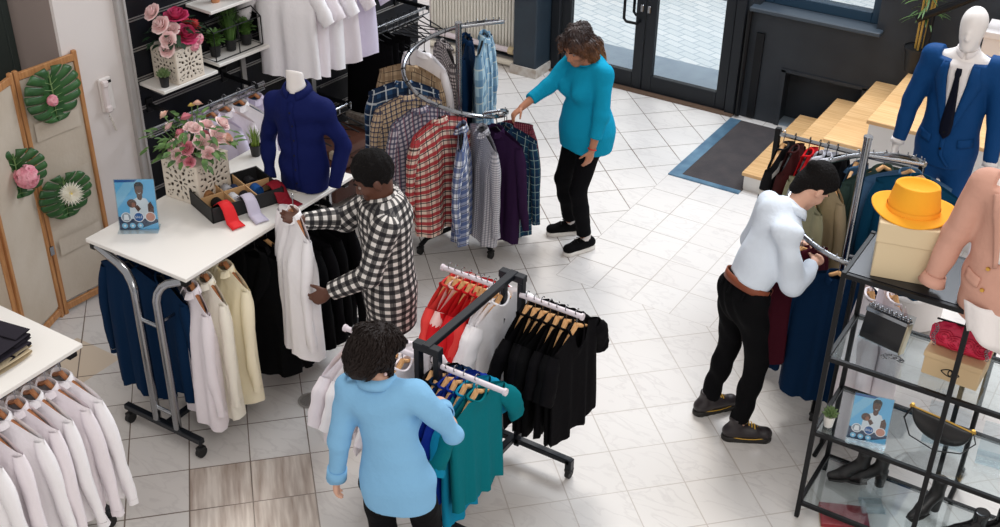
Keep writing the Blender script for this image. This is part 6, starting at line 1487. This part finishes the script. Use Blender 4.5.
# studded bag on its acrylic stand
def acrylic_stand(label, loc, rot, w=.2, h=.14):
    t = thing('acrylic_stand', label, 'display stand', loc, rot); b = BM(); bx(b, (0, .035, h / 2), (w, .004, h), rx(-.3)); obj('back_plate', b, M['acrylic'], t); b = BM(); bx(b, (0, 0, .003), (w, .12, .004)); bx(b, (0, -.05, .02), (w, .004, .035)); obj('foot', b, M['acrylic'], t); return t
acrylic_stand('clear acrylic stand behind the black studded bag', (-.93, 5.12, ZB[2]), math.radians(-8), .22, .16)
sb = thing('studded_bag', 'black clutch bag with silver studs and chain on the upper glass board', 'handbag', (-.93, 5.06, ZB[2]), math.radians(-12)); LBm = rx(-.25) @ ry(.0)
b = BM(); bx(b, (0, 0, .085), (.22, .05, .15), LBm, .012, 2); obj('bag_body', b, mat('black_leather', (24, 23, 26), .35, bump=(50, .2, .003)), sb)
b = BM(); bx(b, (0, -.004, .165), (.225, .056, .03), LBm, .006)
for i in range(9):
    for j in range(2): ball(b, (-.1 + i * .025, -.016 + j * .026, .184), .0095, LBm, 8, 6)
obj('studded_frame', b, M['chrome'], sb); b = BM(); bx(b, (.112, -.002, .085), (.012, .054, .16), LBm, .004); obj('metal_side', b, mat('pale_gold', (206, 196, 172), .3, .9), sb)
b = BM()
for i in range(16):
    a = i * .42; c = V((.10 + .045 * math.cos(a * 1.3), -.06 - .02 * math.sin(a), .012 + .01 * math.sin(a * 2.1))); tube(b, [c + V((.010 * math.cos(q), .006 * math.sin(q), .004 * math.sin(q + i))) for q in [k * PI / 4 for k in range(8)]], .002, 5, closed=True)
obj('chain', b, M['chrome'], sb)
# kraft box and pink bag
KB = (-.565, 5.06, ZB[2]); lidded_box('kraft_box', 'kraft shoe box with a black eye emblem under the pink bag', KB, math.radians(-2), .26, .22, .13, mk, .03, True)
pk = thing('quilted_bag', 'bright pink quilted baguette bag with a chain on the kraft box', 'handbag', (KB[0], KB[1] - .03, KB[2] + .132), math.radians(-4))
b = BM()
def pb(u, v):
    a = u * 2 * PI; x = (v - .5) * 2; e = math.sqrt(max(0, 1 - abs(x) ** 3.2)); q = .006 * math.sin(26 * math.hypot((abs(x) - .5) * 1.6, math.cos(a)) ); return V((x * .145, (.035 * math.sin(a) * e) * (1 - .25 * math.cos(a)) - .006, .072 + (.068 + q) * math.cos(a) * (.45 + .55 * e) - .012 * x * x))
grid(b, pb, 30, 30, closed_u=True)
mp_ = mat('pink_quilt', (222, 42, 84), .45); obj('bag_body', b, mp_, pk, sharp=0)
b = BM()
for k, (cx, cz) in enumerate(((-.07, .075), (.04, .07), (.105, .07), (-.015, .06))):
    for rr in (.014, .027, .040): tube(b, [(cx + rr * math.cos(a), -.040 - .004 * math.cos(3 * a), cz + rr * .9 * math.sin(a)) for a in [q * PI / 8 for q in range(16)]], .0035, 5, closed=True)
obj('quilting', b, mat('pink_stitch', (196, 28, 66), .5), pk)
b = BM()
for x, L_ in ((-.115, .10), (.13, .09)):
    for i in range(9): c = V((x + .006 * math.sin(i), -.046 - .0 * i, .125 - i * L_ / 8)); tube(b, [c + V((.007 * math.cos(q), .003 * math.sin(q * 2), .009 * math.sin(q))) for q in [k * PI / 4 for k in range(8)]], .0018, 5, closed=True)
obj('chain', b, M['chrome'], pk); b = BM(); tube(b, [(-.13, 0, .135), (0, .0, .142), (.13, 0, .13)], .005, 6); obj('frame_bar', b, M['black_metal'], pk)

succulent('succulent in a white pot beside the sale sign on the glass board', T(-1.065, 4.915, ZB[1]), .03, mat('white_pot', (236, 232, 226), .4), .065, 1.0)
poster_sign('blue sale sign in an acrylic stand on the middle glass board', (-.865, 4.90, ZB[1]), math.radians(14), .185, .255)
hb = thing('half_moon_bag', 'black half moon shoulder bag propped on an acrylic stand on the glass board', 'handbag', (-.56, 5.06, ZB[1]), math.radians(6)); lm = mat('black_bag_leather', (22, 21, 23), .32, bump=(50, .2, .003))
b = BM()
def hm(u, v):
    a = u * 2 * PI; x = (v - .5) * 2; H_ = .135 * math.sqrt(max(0, 1 - abs(x) ** 2.3)) + .004; z = .165 - H_ * (.5 - .5 * math.cos(a)); y = .036 * math.sin(a) * math.sqrt(max(0, 1 - x ** 4)) * (.55 + .45 * (.5 - .5 * math.cos(a))); return V((x * .15, y, z - .03 * x * 1.0))
grid(b, hm, 24, 28, closed_u=True); obj('bag_body', b, lm, hb, sharp=0)
b = BM(); tube(b, [(-.145, 0, .195), (0, 0, .169), (.145, 0, .137)], .0045, 6); obj('zip', b, M['gold'], hb)
b = BM(); tube(b, [(-.15, 0, .19), (-.175, -.02, .13), (-.13, -.045, .05), (0, -.055, .008), (.12, -.05, .03), (.175, -.02, .09), (.152, 0, .135)], .007, 8, flat=(1, .5)); obj('strap', b, lm, hb)
b = BM()
for p in ((-.15, 0, .195), (.15, 0, .137)): tube(b, [V(p) + V((.012 * math.cos(q), 0, .012 * math.sin(q))) for q in [k * PI / 5 for k in range(10)]], .003, 5, closed=True); lathe(b, [(.009, 0), (.009, .016)], 10, T(*p))
obj('buckles', b, M['gold'], hb)
acrylic_stand('clear acrylic stand under the black half moon bag', (-.54, 5.12, ZB[1]), math.radians(6), .2, .18); acrylic_stand('clear acrylic stand beyond the half moon bag', (-.27, 5.10, ZB[1]), math.radians(6), .2, .18); acrylic_stand('clear acrylic stand on the lowest board above the red clutch', (-.78, 5.0, ZB[0]), math.radians(30), .12, .14)

def boot(label, loc, rot, lm_, h=.15, heel=.085, group='black heeled ankle boots'):
    t = thing('ankle_boot', label, 'boot', loc, rot, group); S = SDF((-.1, -.2, 0), (.1, .14, .3), .005); z = heel
    S.cone((0, .03, z + .03), (0, -.05, .052), .033, .034, .02); S.cone((0, -.05, .045), (0, -.125, .026), .034, .02, .02); S.cone((0, .035, z + .03), (0, .04, z + h), .034, .04, .02, cuts=[((0, .04, z + h - .02), (0, 0, 1))])
    S.plane((0, 0, .012), (0, 0, -1), hi=(.1, -.02, .1)); S.mesh('upper', lm_, t)
    b = BM(); lathe(b, [(.026, 0), (.029, heel * .6), (.034, heel + .02)], 14, T(0, .045, 0)); obj('block_heel', b, lm_, t)
    b = BM(); grid(b, lambda u, v: V(((u - .5) * .062 * (1 - .5 * max(0, v - .6) * 1.6), lerp(-.02, -.135, v), .006 + .03 * max(0, .35 - v))), 4, 8); obj('sole', b, M['rubber'], t, solid=.008); return t
pl_ = mat('patent_black', (18, 17, 19), .15); ml_ = mat('matte_black_leather', (22, 21, 22), .4)
boot('black block heel ankle boot, outer one below the middle board', (-.93, 5.15, ZB[0]), math.radians(-60), ml_, .13); boot('black block heel ankle boot, inner one below the sale sign', (-.84, 5.17, ZB[0]), math.radians(-70), ml_, .13)
boot('tall black heeled boot standing alone near the middle shelf post', (-.52, 5.12, ZB[0]), math.radians(-30), ml_, .15); boot('shiny patent ankle boot with pointed toe on the lowest board', (-.30, 5.02, ZB[0]), math.radians(-75), pl_, .14); boot('second shiny patent ankle boot, half cut by the picture edge', (-.20, 5.09, ZB[0]), math.radians(-75), pl_, .14)
cl = thing('leather_clutch', 'dark red leather clutch on the floor beneath the lowest glass board', 'handbag', (-.90, 4.96, .004), math.radians(24)); m = mat('red_leather', (146, 30, 42), .35, bump=(22, .5, .01))
b = BM(); bx(b, (0, 0, .016), (.25, .17, .03), None, .01, 2); obj('pouch', b, m, cl); b = BM(); bx(b, (0, -.03, .034), (.25, .12, .008), None, .003); obj('flap', b, m, cl); b = BM(); bx(b, (0, 0, .002), (.252, .172, .004)); obj('lining_edge', b, mat('cream_edge', (216, 196, 160), .7), cl)

# ================================================================ beyond the mannequin: bamboo plant, boxes, low radiator
bp_ = thing('bamboo_plant', 'potted bamboo with yellow canes on the upper stair beside the handrail', 'plant', (-1.90, 9.26, .836))
b = BM(); lathe(b, [(.08, 0), (.11, .2), (.115, .2), (.115, .185), (.1, .19), (0, .18)], 22); obj('pot', b, M['black_pot'], bp_)
mcane = mat('yellow_cane', (196, 158, 74), .45)
for i, (x, y) in enumerate(((-.03, .0), (.02, .03), (.045, -.02), (0, -.04))):
    b = BM(); pts = [(x * (1 + .5 * k / 9), y, .18 + .1 * k) for k in range(10)]; tube(b, pts, .0085, 8)
    for k in range(1, 9): tube(b, [V(pts[k]) + V((0, 0, -.004)), V(pts[k]) + V((0, 0, .004))], .0105, 8)
    obj('cane', b, mcane, bp_)
b = BM(); rd = random.Random(5)
for i in range(120):
    a = rd.uniform(0, 2 * PI); z = rd.uniform(.45, 1.15); r = rd.uniform(.02, .12); d = V((math.cos(a), math.sin(a), rd.uniform(-.2, .7))); leaf(b, (r * math.cos(a), r * math.sin(a), z), d, (0, 0, 1), rd.uniform(.08, .16), .009, .4)
obj('leaves', b, mat('bamboo_leaf', (92, 122, 62), .55, vary=(15, (64, 96, 46))), bp_, sharp=0, recalc=False)
for i, (x, z, lab) in enumerate(((-1.25, .836, 'white storage box behind the suit mannequin head, lower one'), (-1.21, 1.09, 'white storage box behind the suit mannequin head, upper one'))):
    lidded_box('white_box', lab, (x, 9.2, z), .05 * i, .42, .3, .25, mat('white_card', (226, 218, 214), .6), .05)
r2_ = thing('low_radiator', 'white ribbed radiator beside the suit mannequin legs', 'radiator', (-.62, 7.5, .12)); b = BM()
for i in range(16): bb(b, -.32 + i * .042, -.29 + i * .042, -.05, .05, 0, .62, None, .006)
obj('ribs', b, M['white_metal'], r2_); b = BM(); bb(b, -.33, .35, -.03, .03, .03, .06); bb(b, -.33, .35, -.03, .03, .55, .58)
for x in (-.28, .3): bb(b, x - .015, x + .015, -.03, .03, -.12, .03)
obj('manifold', b, M['white_metal'], r2_)
# ================================================================ camera and light
cp, sp_ = math.cos(CAM_PITCH), math.sin(CAM_PITCH)
def to_room(v):                                    # camera-frame vector (x right, y ahead) to room axes
    c, s = math.cos(ROOM_TURN), math.sin(ROOM_TURN)
    return V((v[0] * c - v[1] * s, v[0] * s + v[1] * c, v[2]))
fw = V((0, cp, -sp_)); up = V((0, sp_, cp)); rt = V((1, 0, 0))
cr_, sr_ = math.cos(CAM_ROLL), math.sin(CAM_ROLL)
r2 = rt * cr_ + up * sr_; u2 = -rt * sr_ + up * cr_
r2, u2, fw = to_room(r2), to_room(u2), to_room(fw)
cam = bpy.data.cameras.new('camera'); co = bpy.data.objects.new('camera', cam); COL.objects.link(co)
cam.sensor_width = 36; cam.lens = CAM_F / 1000 * 36; cam.clip_end = 100
Mx = Matrix((( r2.x, u2.x, -fw.x, 0), (r2.y, u2.y, -fw.y, 0), (r2.z, u2.z, -fw.z, CAM_H), (0, 0, 0, 1)))
co.matrix_world = Mx; SC.camera = co

w = bpy.data.worlds.new('sky'); SC.world = w; w.use_nodes = True
bg = w.node_tree.nodes['Background']; bg.inputs[0].default_value = lin((232, 228, 226)); bg.inputs[1].default_value = .76
def sun(d, e, ang, c=(255, 250, 244)):
    l = bpy.data.lights.new('sun', 'SUN'); l.energy = e; l.angle = math.radians(ang); l.color = lin(c)[:3]
    o = bpy.data.objects.new('sun', l); COL.objects.link(o); o.rotation_euler = V(d).to_track_quat('-Z', 'Y').to_euler()
def area(p, tgt, e, sx, sy, c=(255, 255, 255)):
    l = bpy.data.lights.new('added_area_light', 'AREA'); l.energy = e; l.shape = 'RECTANGLE'; l.size = sx; l.size_y = sy; l.color = lin(c)[:3]
    o = bpy.data.objects.new('added_area_light', l); COL.objects.link(o); o.location = p; o.rotation_euler = (V(tgt) - V(p)).to_track_quat('-Z', 'Y').to_euler()
area((1.2, 1.2, 5.6), (-1.8, 6.0, .8), 125, 3, 3, (255, 250, 244))  # added unseen fill above the camera, brightens camera-facing surfaces
sun((.45, -.75, -1.25), 1.22, 12)
area((-2.2, 9.0, 5.0), (-2.6, 7.6, 0), 250, 4, 1.6, (235, 244, 255))  # added unseen lamp overhead, stands in for daylight from the door side
vs = SC.view_settings; vs.view_transform = 'Standard'; vs.look = 'None'; vs.gamma = 1; vs.exposure = 0.; vs.use_curve_mapping = False
SC.cycles.max_bounces = 6; SC.cycles.transparent_max_bounces = 12

# LABELCHECK
for o in list(bpy.data.objects):
    if o.get('label') and len(o['label'].split()) > 16: o['label'] = o['label'].replace('long sleeved ', '').replace('wooden hanger', 'hanger').replace('pale hanger', 'hanger').replace(' on a wooden hanger', '')
